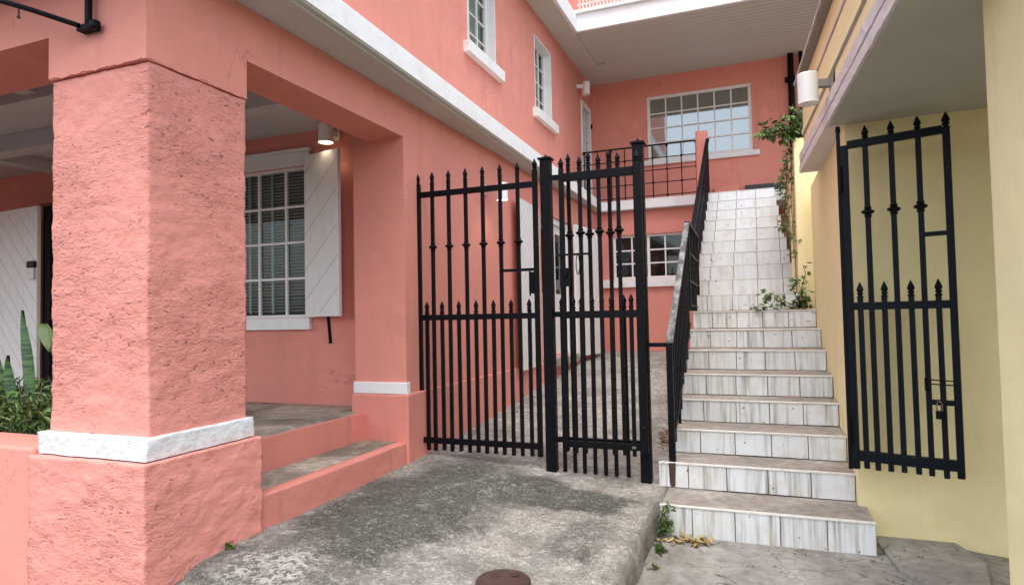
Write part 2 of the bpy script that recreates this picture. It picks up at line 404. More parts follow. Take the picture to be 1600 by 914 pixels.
def attach(o, parent):
    o.parent = parent
    # every mesh is modelled in world coordinates, so cancel the parents' offsets
    off = Vector((0, 0, 0)); p = parent
    while p: off += p.location; p = p.parent
    o.location = -off
def tag(o, label, cat, group=None, kind=None):
    if label: o['label'] = label
    if cat: o['category'] = cat
    if group: o['group'] = group
    if kind: o['kind'] = kind
    return o
def thing(name, label, cat, loc=(0, 0, 0), group=None):
    o = bpy.data.objects.new(name, None); COL.objects.link(o); o.location = loc; o.empty_display_size = 0.1
    return tag(o, label, cat, group)
def struct(o): o['kind'] = 'structure'; return o

FX = lambda x0, n=1: (lambda u, w, z: (x0 + n * w, u, z))      # wall facing +x : u along y, w outwards
FY = lambda y0: (lambda u, w, z: (u, y0 - w, z))               # wall facing -y : u along x, w outwards

def holed_wall(mb, fr, u0, u1, z0, z1, th, holes, mi=0):
    """slab between w=-th and w=0 with rectangular through openings (a,b,c,d)=(u0,u1,z0,z1)"""
    us = sorted({u0, u1, *[h[0] for h in holes], *[h[1] for h in holes]}); zs = sorted({z0, z1, *[h[2] for h in holes], *[h[3] for h in holes]})
    us = [u for u in us if u0 <= u <= u1]; zs = [z for z in zs if z0 <= z <= z1]
    def solid(i, j):
        if i < 0 or j < 0 or i >= len(us) - 1 or j >= len(zs) - 1: return False
        cu = (us[i] + us[i + 1]) / 2; cz = (zs[j] + zs[j + 1]) / 2
        return not any(h[0] < cu < h[1] and h[2] < cz < h[3] for h in holes)
    for i in range(len(us) - 1):
        for j in range(len(zs) - 1):
            if not solid(i, j): continue
            a, b, c, d = us[i], us[i + 1], zs[j], zs[j + 1]
            for w in (0, -th): mb.add([fr(a, w, c), fr(b, w, c), fr(b, w, d), fr(a, w, d)], [(0, 1, 2, 3)], mi)
            for di, dj, q in ((-1, 0, ((a, c), (a, d))), (1, 0, ((b, c), (b, d))), (0, -1, ((a, c), (b, c))), (0, 1, ((a, d), (b, d)))):
                if not solid(i + di, j + dj):
                    (p, r), (s_, t_) = q
                    mb.add([fr(p, 0, r), fr(s_, 0, t_), fr(s_, -th, t_), fr(p, -th, r)], [(0, 1, 2, 3)], mi)

def window(parent, fr, u0, u1, z0, z1, cols, rows, rec=0.1, pane='glass_dark', frame=0.045, munt=0.022, heavy=None, wmat='white', label=None):
    """frame + muntins ; pane is a sub-part"""
    m = MB(); w0, w1 = -rec - 0.05, -rec
    m.box(u0, u0 + frame, w0, w1, z0, z1, 0, fr); m.box(u1 - frame, u1, w0, w1, z0, z1, 0, fr)
    m.box(u0 + frame, u1 - frame, w0, w1, z0, z0 + frame, 0, fr); m.box(u0 + frame, u1 - frame, w0, w1, z1 - frame, z1, 0, fr)
    iu0, iu1, iz0, iz1 = u0 + frame, u1 - frame, z0 + frame, z1 - frame
    for i in range(1, cols):
        u = iu0 + (iu1 - iu0) * i / cols; h = munt / 2 * (1.9 if heavy == i else 1)
        m.box(u - h, u + h, w0 + 0.01, w1 - 0.008, iz0, iz1, 0, fr)
    for j in range(1, rows):
        z = iz0 + (iz1 - iz0) * j / rows
        m.box(iu0, iu1, w0 + 0.012, w1 - 0.011, z - munt / 2, z + munt / 2, 0, fr)
    o = m.build('window', wmat, parent, bevel=0.003)
    p = MB().box(iu0 - 0.004, iu1 + 0.004, w0 + 0.016, w0 + 0.020, iz0 - 0.004, iz1 + 0.004, 0, fr).build('pane', pane, o)
    return o

# ============================================================ GROUND
def interp(tab, x):
    if x <= tab[0][0]: return tab[0][1]
    for (a, va), (b, vb) in zip(tab, tab[1:]):
        if x <= b: return va + (vb - va) * (x - a) / (b - a)
    return tab[-1][1]
ZL = [(0.5, 0.10), (2.2, 0.235), (2.7, 0.262), (3.2, 0.255), (3.9, 0.268), (4.7, 0.290), (6.2, 0.390), (7.4, 0.505), (9.1, 0.655), (11, 0.780), (13, 0.80)]
ZR = [(0.5, 0.02), (2.9, 0.130), (3.5, 0.165), (4.3, 0.200), (4.75, 0.212), (6.2, 0.340), (7.4, 0.470), (9.1, 0.650), (11, 0.780), (13, 0.80)]
def drive_z(x, y):
    t = min(1, max(0, (x + 2.7) / 2.0)); t = t * t * (3 - 2 * t)
    z = interp(ZL, y) * (1 - t) + interp(ZR, y) * t
    a_ = min(1, max(0, (-2.58 - x) / 0.25)) * min(1, max(0, (2.45 - y) / 0.25)); z -= 0.45 * a_ * a_ * (3 - 2 * a_)
    return z + 0.010 * noise.noise(Vector((x * 1.7, y * 1.7, 0))) + 0.003 * noise.noise(Vector((x * 9, y * 9, 3)))
mb = MB()
ys = [0.6 + 0.06 * i for i in range(181)]
nx = 60
def drive_right(y):
    w = 0.012 * noise.noise(Vector((0, y * 4, 9))) + 0.006 * noise.noise(Vector((0, y * 17, 9)))
    return (-0.70 if y < 4.28 else -0.675) + (w if y < 4.28 else 0)
rows = []
for y in ys:
    xr = drive_right(y); xl = -3.9 if y < 2.3 else (-2.9)
    rows.append([(xl + (xr - xl) * i / nx, y) for i in range(nx + 1)])
vs_ = []; 
for r_ in rows: vs_ += [(x, y, drive_z(x, y)) for x, y in r_]
fs_ = [(j * (nx + 1) + i, j * (nx + 1) + i + 1, (j + 1) * (nx + 1) + i + 1, (j + 1) * (nx + 1) + i) for j in range(len(ys) - 1) for i in range(nx)]
mb.add(vs_, fs_)
sk = []; 
for j, y in enumerate(ys):                       # rough kerb face on the right side of the apron
    x, _ = rows[j][-1]; zt = drive_z(x, y)
    for k in range(6):
        q = k / 5; sk.append((x + (0.05 * q if k else 0) + (0.012 * noise.noise(Vector((y * 7, q * 3, 1))) if k else 0), y, zt + (-0.28 - zt) * q))
mb.add(sk, [(j * 6 + k, j * 6 + k + 1, (j + 1) * 6 + k + 1, (j + 1) * 6 + k) for j in range(len(ys) - 1) for k in range(5)])
struct(mb.build('driveway', 'drive', smooth=True, merge=True))

def pave_z(x, y):
    z = 0.004 - 0.045 * max(0, 4.1 - y) ** 1.1 - 0.10 * max(0, x - 0.95)
    return z + 0.012 * noise.noise(Vector((x * 2.2, y * 2.2, 7))) + 0.004 * noise.noise(Vector((x * 9, y * 9, 7)))
mb = MB(); nx = 70; ny = 70
vs_ = [(-0.70 + 3.6 * i / nx, 1.2 + 3.6 * j / ny, pave_z(-0.70 + 3.6 * i / nx, 1.2 + 3.6 * j / ny)) for j in range(ny + 1) for i in range(nx + 1)]
mb.add(vs_, [(j * (nx + 1) + i, j * (nx + 1) + i + 1, (j + 1) * (nx + 1) + i + 1, (j + 1) * (nx + 1) + i) for j in range(ny) for i in range(nx)])
struct(mb.build('pavement', 'pave', smooth=True))
mb = MB(); poly = [(0.60, 4.62), (1.045, 4.62), (1.12, 4.30), (1.07, 4.05), (1.00, 3.75), (0.78, 3.85), (0.66, 4.05)]
mb.prism(poly, -0.25, 0.026)
struct(mb.build('concrete_pad', 'pad', bevel=0.008))
g = MB().add([(-400, -400, -0.3), (400, -400, -0.3), (400, 400, -0.3), (-400, 400, -0.3)], [(0, 1, 2, 3)]).build('ground', 'asphalt')
struct(g)

# ============================================================ PINK BUILDING
PB = thing('pink_building', 'salmon pink two storey house with white ledges and rough porch pier beside the driveway', 'building', (-2.7, 4.6, 0.25))

def rough_block(name, x0, x1, y0, y1, z0, z1, step, amp, mat, parent, faces='xXyYT', fz=1.0, crack=None):
    vd = {}; V = []; F = []
    def vid(p):
        k = tuple(round(c, 5) for c in p)
        if k not in vd:
            P_ = Vector(p)
            d = noise.turbulence_vector(Vector((P_.x * 6, P_.y * 6, P_.z * 9 * fz)), 5, False, noise_basis='PERLIN_ORIGINAL', amplitude_scale=0.62, frequency_scale=2.1)
            e = noise.noise_vector(Vector((P_.x * 2.0, P_.y * 2.0, P_.z * 2.5)))
            d = Vector((d.x, d.y, d.z * 0.35)) * amp + Vector((e.x, e.y, 0)) * amp * 0.5
            if crack: d = d * crack(P_)[0] + Vector((-(1 if P_.x > (x0 + x1) / 2 else -1), (1 if P_.y < (y0 + y1) / 2 else -1), 0)) * crack(P_)[1]
            vd[k] = len(V); V.append(P_ + d)
        return vd[k]
    def face(f, ua, ub, va, vb):
        nu = max(1, round((ub - ua) / step)); nv = max(1, round((vb - va) / step))
        for i in range(nu):
            for j in range(nv):
                a, b = ua + (ub - ua) * i / nu, ua + (ub - ua) * (i + 1) / nu; c, d = va + (vb - va) * j / nv, va + (vb - va) * (j + 1) / nv
                F.append(tuple(vid(f(u, v)) for u, v in ((a, c), (b, c), (b, d), (a, d))))
    if 'x' in faces: face(lambda u, v: (x0, u, v), y0, y1, z0, z1)
    if 'X' in faces: face(lambda u, v: (x1, u, v), y0, y1, z0, z1)
    if 'y' in faces: face(lambda u, v: (u, y0, v), x0, x1, z0, z1)
    if 'Y' in faces: face(lambda u, v: (u, y1, v), x0, x1, z0, z1)
    if 'T' in faces: face(lambda u, v: (u, v, z1), x0, x1, y0, y1)
    m = MB(); m.add(V, F); return m.build(name, mat, parent, smooth=True)
# pier: rough shaft, white band, rough pedestal
rough_block('pier_shaft', -3.385, -2.705, 2.185, 2.80, 0.90, 2.703, 0.0115, 0.0062, 'pink_rough', PB)
rough_block('pier_band', -3.43, -2.680, 2.152, 2.83, 0.805, 0.912, 0.0115, 0.0060, 'white_band', PB)
rough_block('pier_pedestal', -3.455, -2.650, 2.12, 2.86, -0.45, 0.798, 0.013, 0.0065, 'pink_rough', PB)
# wall head around the porch: front beam, corner block, side beam
m = MB()
holed_wall(m, FY(2.17), -9.5, -2.70, 2.712, 3.25, 0.43, [(-9.6, -3.40, 2.70, 2.937)])
holed_wall(m, FX(-2.70), 2.60, 4.52, 2.712, 3.25, 0.35, [(2.81, 4.60, 2.70, 2.937)])
m.box(-3.40, -3.05, 2.601, 2.81, 2.712, 3.25)
m.build('porch_beam', 'pink', PB)
# thin shadow crack line under the block: ragged plaster lip
m = MB(); pts = []
for i in range(61):
    q = i / 60
    pts.append((-3.40 + 0.705 * q, 2.168, 2.715 - 0.03 * (1 - q) * 0 + 0.012 * noise.noise(Vector((q * 9, 0, 0))) + 0.006 * noise.noise(Vector((q * 31, 0, 0)))))
m.tube(pts, 0.003, 5)
pts = [(-2.699, 2.17 + 0.64 * i / 60, 2.715 + 0.012 * noise.noise(Vector((i / 7, 5, 0))) + 0.005 * noise.noise(Vector((i / 2, 5, 0)))) for i in range(61)]
m.tube(pts, 0.003, 5)
m.build('plaster_lip', 'pink_rough', PB, smooth=True)

# side wall, lower storey, with a door opening
m = MB()
holed_wall(m, FX(-2.7), 4.52, 11.25, 0.0, 3.25, 0.49, [(8.00, 9.40, 0.86, 2.83)])
m.build('side_wall', 'pink', PB, merge=True)
m = MB()
m.box(-2.698, -2.672, 4.50, 11.25, 0.0, 0.835)                       # plinth
m.build('plinth', 'pink', PB, bevel=0.008)
m = MB(); m.box(-3.215, -2.668, 4.488, 4.60, 0.0, 0.828); m.build('pilaster_pedestal', 'pink_step', PB, bevel=0.012)
m = MB(); m.box(-3.20, -2.685, 4.500, 4.56, 0.830, 0.925); m.build('pilaster_band', 'white', PB, bevel=0.006)

# porch
m = MB(); m.box(-9.5, -3.13, 2.25, 4.85, 0.0, 0.668, 0); m.build('porch_floor', 'porch', PB, bevel=0.01)
m = MB(); m.box(-3.129, -3.10, 2.84, 4.50, 0.0, 0.672); m.build('porch_edge', 'pink_step', PB, bevel=0.006)
rough_block('lower_step_face', -2.775, -2.69, 2.84, 4.50, 0.0, 0.452, 0.02, 0.003, 'pink_step', PB)
m = MB(); m.box(-3.10, -2.772, 2.80, 4.50, 0.1, 0.449); m.build('lower_step', 'porch', PB, bevel=0.006)
m = MB()
holed_wall(m, FY(4.85), -9.5, -3.0, 0.0, 3.4, 0.3, [(-5.23, -3.86, 1.47, 2.90), (-7.75, -6.75, 0.67, 2.85)])
m.build('porch_wall', 'pink', PB, merge=True)
m = MB(); m.box(-9.5, -3.05, 2.60, 4.85, 3.215, 3.245)
for y in (2.95, 3.75): m.box(-9.5, -3.191, y, y + 0.16, 3.06, 3.214)
for x in (-4.9, -7.2): m.box(x, x + 0.14, 2.601, 4.848, 3.10, 3.213)
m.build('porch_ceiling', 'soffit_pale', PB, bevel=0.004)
m = MB(); m.box(-9.5, -9.3, 2.2, 4.85, 0.0, 3.25); m.build('porch_end_wall', 'pink', PB)
# porch window with blinds
w = window(PB, FY(4.85), -5.23, -3.86, 1.47, 2.90, 4, 4, 0.02, 'glass_clear', 0.03, 0.024)
m = MB()
for k in range(44):
    z = 1.53 + k * 0.031
    if k in (3, 4, 6, 7, 8): z -= 0.004
    m.add([(-5.21, 4.915, z + 0.017), (-3.88, 4.915, z + 0.017), (-3.88, 4.938, z + 0.000), (-5.21, 4.938, z + 0.000)], [(0, 1, 2, 3)])
for u in (-5.0, -4.70, -4.42, -4.02): m.box(u, u + 0.03, 4.906, 4.910, 1.52, 2.88)
m.build('blinds', 'blind', w, fixn=False)
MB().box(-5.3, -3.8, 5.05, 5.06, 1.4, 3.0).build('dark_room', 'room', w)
m = MB(); m.box(-5.36, -3.89, 4.80, 4.849, 1.36, 1.468); m.build('window_sill', 'white_ledge', w, bevel=0.005)
m = MB(); m.box(-5.34, -3.90, 4.825, 4.849, 2.902, 3.03); m.box(-5.36, -3.88, 4.80, 4.849, 3.032, 3.06); m.build('window_head', 'white', w, bevel=0.004)

GJ = random.Random(77)
def shutter(parent, hinge, free, z0, z1, th, diag, pitch, gmat='groove', label=None, flip=False):
    """board shutter between two plan points: panel + thin diagonal grooves cut as inlaid lines on both faces"""
    a = Vector((hinge[0], hinge[1], 0)); b = Vector((free[0], free[1], 0)); L = (b - a).length; d = (b - a).normalized()
    n = Vector((d.y, -d.x, 0))
    fr = lambda u, w, z: tuple(a + d * u + n * w + Vector((0, 0, z)))
    m = MB(); m.box(0, L, 0, th, z0, z1, 0, fr)
    o = m.build('shutter', 'shutter', parent, bevel=0.004)
    g_ = MB(); c = z0 - L
    while c < z1 + L:
        # line z = c + u*diag clipped
        p0 = []; 
        for u in [L * i / 40 for i in range(41)]:
            z = c + u * diag if diag > 0 else c + (u - L) * diag
            if z0 + 0.02 < z < z1 - 0.02: p0.append((u, z))
        if len(p0) > 2:
            (ua, za), (ub, zb) = p0[0], p0[-1]; ua = max(ua, 0.01); ub = min(ub, L - 0.01); hw = 0.0024
            for w in (-0.0012, th + 0.0012):
                g_.add([fr(ua, w, za - hw), fr(ub, w, zb - hw), fr(ub, w, zb + hw), fr(ua, w, za + hw)], [(0, 1, 2, 3)])
        c += pitch * GJ.uniform(0.86, 1.14)
    g_.build('board_grooves', gmat, o)
    if label: o['label'] = label
    return o
sh = shutter(PB, (-3.90, 4.80), (-3.45, 4.70), 1.475, 2.965, 0.035, 0.85, 0.30, label='weathered diagonal board shutter swung open beside the porch window')
m = MB(); m.bar((-3.60, 4.70, 1.475), (-3.555, 4.67, 1.25), 0.030, 0.010); m.lathe((-3.553, 4.665, 1.235), [(0.0, 0), (0.017, 0.002), (0.017, 0.02), (0, 0.022)], 10)
m.build('shutter_bar', 'black', sh, bevel=0.003)

# side door with two open shutters
m = MB(); fr = FX(-2.7)
m.box(8.00, 8.09, -0.14, -0.03, 0.86, 2.83, 0, fr); m.box(9.31, 9.40, -0.14, -0.03, 0.86, 2.83, 0, fr); m.box(8.09, 9.31, -0.14, -0.03, 2.74, 2.83, 0, fr)
m.box(8.09, 8.66, -0.12, -0.07, 0.88, 2.74, 0, fr); m.box(8.74, 9.31, -0.12, -0.07, 0.88, 2.74, 0, fr); m.box(8.665, 8.735, -0.13, -0.055, 0.88, 2.74, 0, fr)
dr = m.build('door', 'white', PB, bevel=0.006)
m = MB(); m.box(8.18, 8.56, -0.075, -0.066, 1.75, 2.62, 0, fr); m.box(8.84, 9.22, -0.075, -0.066, 1.75, 2.62, 0, fr); m.build('pane', 'glass_dark', dr)
MB().box(7.95, 9.45, -0.02, 0.10, 0.74, 0.858, 0, fr).build('door_step', 'tread', PB, bevel=0.01)
s1 = shutter(PB, (-2.665, 7.84), (-2.60, 6.92), 0.80, 2.83, 0.035, -1.0, 0.14, label='tall white board shutter nearer the gate, swung back against the side wall')
s2 = shutter(PB, (-2.665, 9.44), (-2.52, 10.46), 0.80, 2.83, 0.035, 1.0, 0.14, label='tall white board shutter nearer the back wall, swung open')
for z in (1.2, 2.4):
    for y, o in ((7.85, s1), (9.42, s2)): MB().tube([(-2.69, y, z - 0.05), (-2.69, y, z + 0.05)], 0.014, 8).build('hinge', 'black', o)

# side ledge between storeys (slightly skewed fascia) and its return along the back wall
m = MB()
m.prism([(-3.2, 1.83), (-2.335, 1.83), (-2.59, 11.10), (-3.2, 11.10)], 3.252, 3.415)
m.prism([(-9.5, 1.83), (-3.2, 1.83), (-3.2, 2.5), (-9.5, 2.5)], 3.252, 3.415)
o = m.build('ledge', 'soffit', PB, bevel=0.006)
m = MB(); m.prism([(-2.335, 1.83), (-2.325, 1.83), (-2.58, 11.09), (-2.592, 11.09)], 3.262, 3.425)
m.prism([(-2.98, 1.85), (-2.335, 1.85), (-2.59, 11.09), (-2.98, 11.09)], 3.417, 3.427)
m.build('ledge_face', 'white_ledge', PB, bevel=0.003)
m = MB()                                                              # drip moulding just under the face
m.prism([(-2.40, 1.9), (-2.375, 1.9), (-2.625, 11.05), (-2.65, 11.05)], 3.238, 3.251); m.build('drip_moulding', 'soffit', PB)

# back wall, lower storey
m = MB(); holed_wall(m, FY(11.25), -2.72, 3.0, 0.0, 3.28, 0.3, [(-2.44, -1.20, 2.05, 2.83)]); m.build('back_wall', 'pink', PB, merge=True)
w = window(PB, FY(11.25), -2.44, -1.20, 2.05, 2.83, 4, 3, 0.05, 'glass_dark', 0.04, 0.026, heavy=2)
MB().box(-2.62, -1.10, 11.18, 11.249, 1.90, 2.045).build('window_sill', 'white_ledge', w, bevel=0.006)
# balcony slab with white edge
m = MB(); m.box(-3.0, -0.73, 11.12, 12.0, 3.252, 3.43); m.box(-0.73, 3.0, 10.35, 12.0, 3.10, 3.262); m.build('balcony_floor', 'soffit', PB)
m = MB(); m.box(-2.592, -0.93, 11.095, 11.118, 3.262, 3.425); m.build('balcony_edge', 'white_ledge', PB, bevel=0.003)
rough_block('stair_head_pillar', -0.915, -0.735, 10.70, 10.88, 3.20, 4.385, 0.06, 0.002, 'pink', PB)

# upper storey walls
m = MB()
W1 = (6.35, 7.15, 4.48, 5.52); W2 = (8.63, 9.41, 4.42, 5.52)
holed_wall(m, FX(-2.95), 2.2, 12.0, 3.43, 5.885, 0.3, [W1, W2, (11.18, 11.86, 3.43, 5.36)])
m.build('upper_side_wall', 'pink', PB, merge=True)
m = MB(); m.box(-9.5, -3.2, 2.21, 2.45, 3.43, 5.885); m.build('upper_front_wall', 'pink', PB)
for (a, b, c, d) in (W1, W2):
    m = MB(); fr = FX(-2.95)                                         # white painted reveal
    m.box(a - 0.004, a + 0.012, -0.16, 0.006, c, d, 0, fr); m.box(b - 0.012, b + 0.004, -0.16, 0.006, c, d, 0, fr); m.box(a + 0.012, b - 0.012, -0.16, 0.004, d - 0.012, d + 0.003, 0, fr)
    w = window(PB, fr, a + 0.014, b - 0.014, c, d - 0.014, 3, 4, 0.10, 'glass_clear', 0.032, 0.018)
    m.build('reveal', 'white_ledge', w)
    m = MB(); m.box(a, b, -0.22, -0.215, c, d, 0, fr)
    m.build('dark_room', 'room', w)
    m = MB()
    for k in range(2):
        u0 = a + 0.02 + k * (b - a) * 0.52
        vs2 = []; n2 = 30; wd = (b - a) * 0.44
        for i in range(n2 + 1):
            uu = u0 + wd * i / n2; ww = -0.19 + 0.012 * math.sin(i * 1.7)
            vs2 += [fr(uu, ww, c), fr(uu, ww, d)]
        m.add(vs2, [(2 * i, 2 * i + 2, 2 * i + 3, 2 * i + 1) for i in range(n2)])
    m.build('curtains', 'blind', w, smooth=True, fixn=False)
    m = MB(); m.box(a - 0.11, b + 0.13, -0.1, 0.075, c - 0.135, c - 0.002, 0, fr); m.build('window_sill', 'white_ledge', w, bevel=0.006)
# balcony door in the side wall
m = MB(); fr = FX(-2.95)
m.box(11.18, 11.25, -0.12, 0.02, 3.43, 5.36, 0, fr); m.box(11.79, 11.86, -0.12, 0.02, 3.43, 5.36, 0, fr); m.box(11.25, 11.79, -0.12, 0.02, 5.27, 5.36, 0, fr)
for i in (1, 2): m.box(11.25 + 0.18 * i - 0.012, 11.25 + 0.18 * i + 0.012, -0.09, -0.03, 3.6, 5.27, 0, fr)
for j in range(1, 6): m.box(11.25, 11.79, -0.088, -0.034, 3.6 + 0.278 * j - 0.01, 3.6 + 0.278 * j + 0.01, 0, fr)
m.box(11.25, 11.79, -0.09, -0.03, 3.43, 3.62, 0, fr)
bd = m.build('balcony_door', 'white', PB, bevel=0.004)
MB().box(11.25, 11.79, -0.07, -0.065, 3.6, 5.27, 0, fr).build('pane', 'glass_dark', bd)
m = MB(); m.box(11.80, 11.84, 0.02, 0.05, 4.98, 5.06, 0, fr); m.build('door_latch', 'black', bd)
# back wall, upper storey
m = MB(); holed_wall(m, FY(12.0), -2.96, 3.0, 3.43, 5.885, 0.3, [(-1.89, -0.05, 4.285, 5.50)]); m.build('upper_back_wall', 'pink', PB, merge=True)
w = window(PB, FY(12.0), -1.89, -0.05, 4.285, 5.50, 6, 4, 0.02, 'glass_sky', 0.055, 0.024)
m = MB(); m.box(-1.97, 0.06, 11.93, 11.999, 4.19, 4.28); m.build('window_sill', 'white_ledge', w, bevel=0.005)
m = MB(); m.box(-0.72, -0.30, 11.90, 12.0, 3.54, 3.68); m.build('wall_block', 'pink', PB, bevel=0.01)
m = MB(); m.box(-0.20, 0.60, 11.93, 11.999, 3.50, 3.66); m.build('dark_slot', 'plastic_k', PB, bevel=0.004)
# roof gallery: soffit, boards, fascia, eave along the side wall
m = MB()
m.box(-3.4, -2.60, 1.9, 12.0, 5.872, 6.15)
m.box(-2.60, 3.2, 9.60, 12.3, 5.90, 6.15)
m.box(-2.60, 3.2, 11.05, 12.0, 5.868, 5.899)
y = 9.62
while y < 11.0:
    m.box(-2.45, 3.2, y, y + 0.098, 5.874, 5.899); y += 0.112
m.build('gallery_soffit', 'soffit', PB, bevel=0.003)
m = MB(); m.box(-2.60, 3.2, 9.55, 9.60, 5.862, 6.13); m.box(-2.63, 3.2, 9.50, 9.60, 6.132, 6.185); m.box(-2.60, -2.55, 1.9, 9.549, 5.862, 6.13)
m.build('gallery_fascia', 'white_fascia', PB, bevel=0.004)
m = MB(); m.box(-3.4, -2.9, 1.9, 12.0, 6.152, 9.0); m.box(-2.9, 3.0, 11.6, 12.0, 6.152, 9.0); m.build('top_storey_wall', 'pink', PB)
m = MB()
for i in range(60):
    x = -2.52 + i * 0.055; m.box(x, x + 0.016, 9.60, 9.616, 6.187, 6.95)
m.box(-2.55, 3.0, 9.595, 9.625, 6.95, 6.99); m.box(-2.55, 3.0, 9.600, 9.618, 6.30, 6.32); m.box(-2.55, 3.0, 9.600, 9.618, 6.42, 6.44)
for i in range(14):
    cx = -2.05 + i * 0.16; m.tube([(cx + 0.055 * math.cos(a * math.pi / 5), 9.592, 6.37 + 0.055 * math.sin(a * math.pi / 5)) for a in range(11)], 0.008, 5)
m.build('gallery_railing', 'white', PB)
# downpipes at the far right of the balcony wall
m = MB(); m.tube([(0.60, 11.90, 3.6), (0.60, 11.90, 5.87)], 0.05, 12); m.tube([(0.50, 11.9, 5.42), (0.88, 11.9, 5.42)], 0.045, 10)
m.tube([(0.60, 11.90, 4.72), (0.60, 11.90, 4.80)], 0.07, 12); m.tube([(0.60, 11.90, 5.38), (0.60, 11.90, 5.47)], 0.068, 12)
m.build('drainpipe', 'black', PB, smooth=False)
m = MB(); m.tube([(0.76, 11.88, 4.75), (0.76, 11.88, 5.87)], 0.032, 12); m.tube([(0.76, 11.88, 4.72), (0.76, 11.88, 4.80)], 0.05, 12)
m.build('drainpipe', 'black', PB)
# low planter wall left of the pier
m = MB(); m.box(-9.5, -3.450, 2.135, 2.42, -0.45, 0.83); m.build('planter_wall', 'pink', PB, bevel=0.015)
m = MB(); m.box(-9.5, -3.42, 2.421, 2.90, 0.3, 0.76); m.build('planter_soil', 'room', PB)

# far left porch door, open leaf with diagonal boards
s3 = shutter(PB, (-7.95, 4.50), (-7.03, 4.42), 0.70, 2.70, 0.04, -1.0, 0.19, label='diagonal board door leaf standing open at the far end of the porch')
m = MB(); m.box(-7.03, -6.92, 4.44, 4.50, 0.668, 2.70); m.build('door_edge', 'black', s3)
m = MB(); m.box(-6.72, -6.50, 4.80, 4.849, 0.668, 2.95); m.build('door_jamb', 'white', PB)
MB().box(-7.8, -6.7, 5.10, 5.16, 0.5, 3.0).build('dark_backing', 'room', PB)  # added dark sheet closing the open doorway, standing in for an unlit room
kb = thing('key_box', 'small black and white key box fixed on the diagonal board door', 'key box', (-7.09, 4.39, 2.0))
MB().box(-7.14, -7.04, 4.35, 4.41, 1.93, 2.05).build('casing', 'plastic_w', kb, bevel=0.006)
MB().box(-7.145, -7.035, 4.345, 4.415, 2.052, 2.12).build('lid', 'plastic_k', kb, bevel=0.006)

# ============================================================ BALCONY RAILING
br = thing('balcony_railing', 'thin black grid railing along the upstairs balcony under the large window', 'railing', (-1.9, 11.16, 3.43))
xs = [-2.90 + 0.2435 * i for i in range(9)]
m = MB(); m.box(-2.93, -0.92, 11.14, 11.165, 4.345, 4.37); m.build('top_rail', 'black', br)
m = MB()
for z in (3.475, 3.70, 3.92, 4.13): m.box(-2.93, -0.92, 11.145, 11.160, z - 0.007, z + 0.007)
m.build('cross_rails', 'black', br)
for i, x in enumerate(xs):
    m = MB(); m.box(x - 0.008, x + 0.008, 11.142, 11.163, 3.43, 4.345)
    for z in ((3.70, 4.13) if i % 2 else (3.475, 3.92, 4.33)): m.lathe((x, 11.152, z - 0.022), [(0.004, 0), (0.024, 0.012), (0.024, 0.03), (0.004, 0.044)], 8)
    m.build('baluster', 'black', br)

# ============================================================ STAIRS
ST = thing('staircase', 'white tiled outdoor staircase rising between the black railing and the yellow wall', 'staircase', (-0.04, 4.27, 0))
NY = [4.27, 4.69, 5.04, 5.42, 5.73, 6.17, 6.56, 6.97] + [7.32 + 0.308 * k for k in range(10)]
NZ = [0.2 + 0.1785 * k for k in range(8)] + [1.45 + 0.18 * (k + 1) for k in range(10)]
XR = [0.58, 0.53, 0.525, 0.520, 0.515, 0.510, 0.505, 0.500] + [0.385 - 0.017 * k for k in range(10)]
XLL = [-0.66, -0.725, -0.655, -0.655, -0.655, -0.66, -0.67, -0.675] + [-0.70] * 10
NY.append(11.2)
rs = random.Random(3)
for k in range(18):
    y, z, xl, xr = NY[k], NZ[k], XLL[k], XR[k]; zb = -0.1 if k == 0 else NZ[k - 1]
    m = MB()
    yb = NY[k + 1] + 0.02 if k < 17 else 11.2
    m.box(xl + 0.006, xr - 0.006, y + 0.008, yb, zb + (0.002 if k else 0), z - 0.006, 1)         # core
    m.box(xl + 0.006, xr - 0.004, y + 0.016, yb - 0.021, z - 0.007, z, 2)                          # tread finish
    (m.box(xl, xr + 0.004, y - 0.006, y + 0.014, z - 0.010, z + 0.002, 3) if k < 8 else m.box(xl, xr, y + 0.001, y + 0.014, z - 0.009, z + 0.001, 0))                            # pale nosing
    # riser tiles
    u = xl; wid = (xr - xl) / 4.78 if k < 8 else 0.262; first = wid * 0.78 if k < 8 else 0.145; w_ = first
    tz0 = (0.0 if k == 0 else zb) + 0.004; tz1 = z - 0.012
    while u < xr - 0.01:
        e = min(u + w_, xr)
        if xr - e < 0.05: e = xr
        j = rs.uniform(-0.001, 0.0015)
        m.box(u + 0.0028, e - 0.003, y + j, y + 0.009, tz0 + rs.uniform(0, 0.003), tz1 + rs.uniform(-0.002, 0.001), 0)
        u = e; w_ = wid + rs.uniform(-0.004, 0.004)
    # side tiles, left
    v = y + 0.002
    while v < min(yb, y + 0.9) - 0.02:
        e = min(v + 0.25, yb - 0.02); m.box(xl + rs.uniform(-0.001, 0.0), xl + 0.008, v + 0.002, e - 0.002, max(tz0, 0.0), tz1, 0); v = e
    if k == 0:
        m.box(xr - 0.006, xr + 0.002, y + 0.012, y + 0.33, 0.0, tz1, 0)
    m.build('step', ['tile', 'grout', 'tread', 'nosing'], ST, bevel=0.0012)
# solid white tiled flank below the stairs towards the driveway
m = MB()
for k in range(1, 8):
    m.box(XLL[k] + 0.004, -0.30, NY[k] + 0.02, NY[k + 1], -0.1, NZ[k - 1] - 0.001)
for k in range(8, 18): m.box(-0.695, 0.2, NY[k] + 0.02, NY[k + 1], -0.1, NZ[k - 1] - 0.001)
m.build('stair_side', 'nosing', ST)
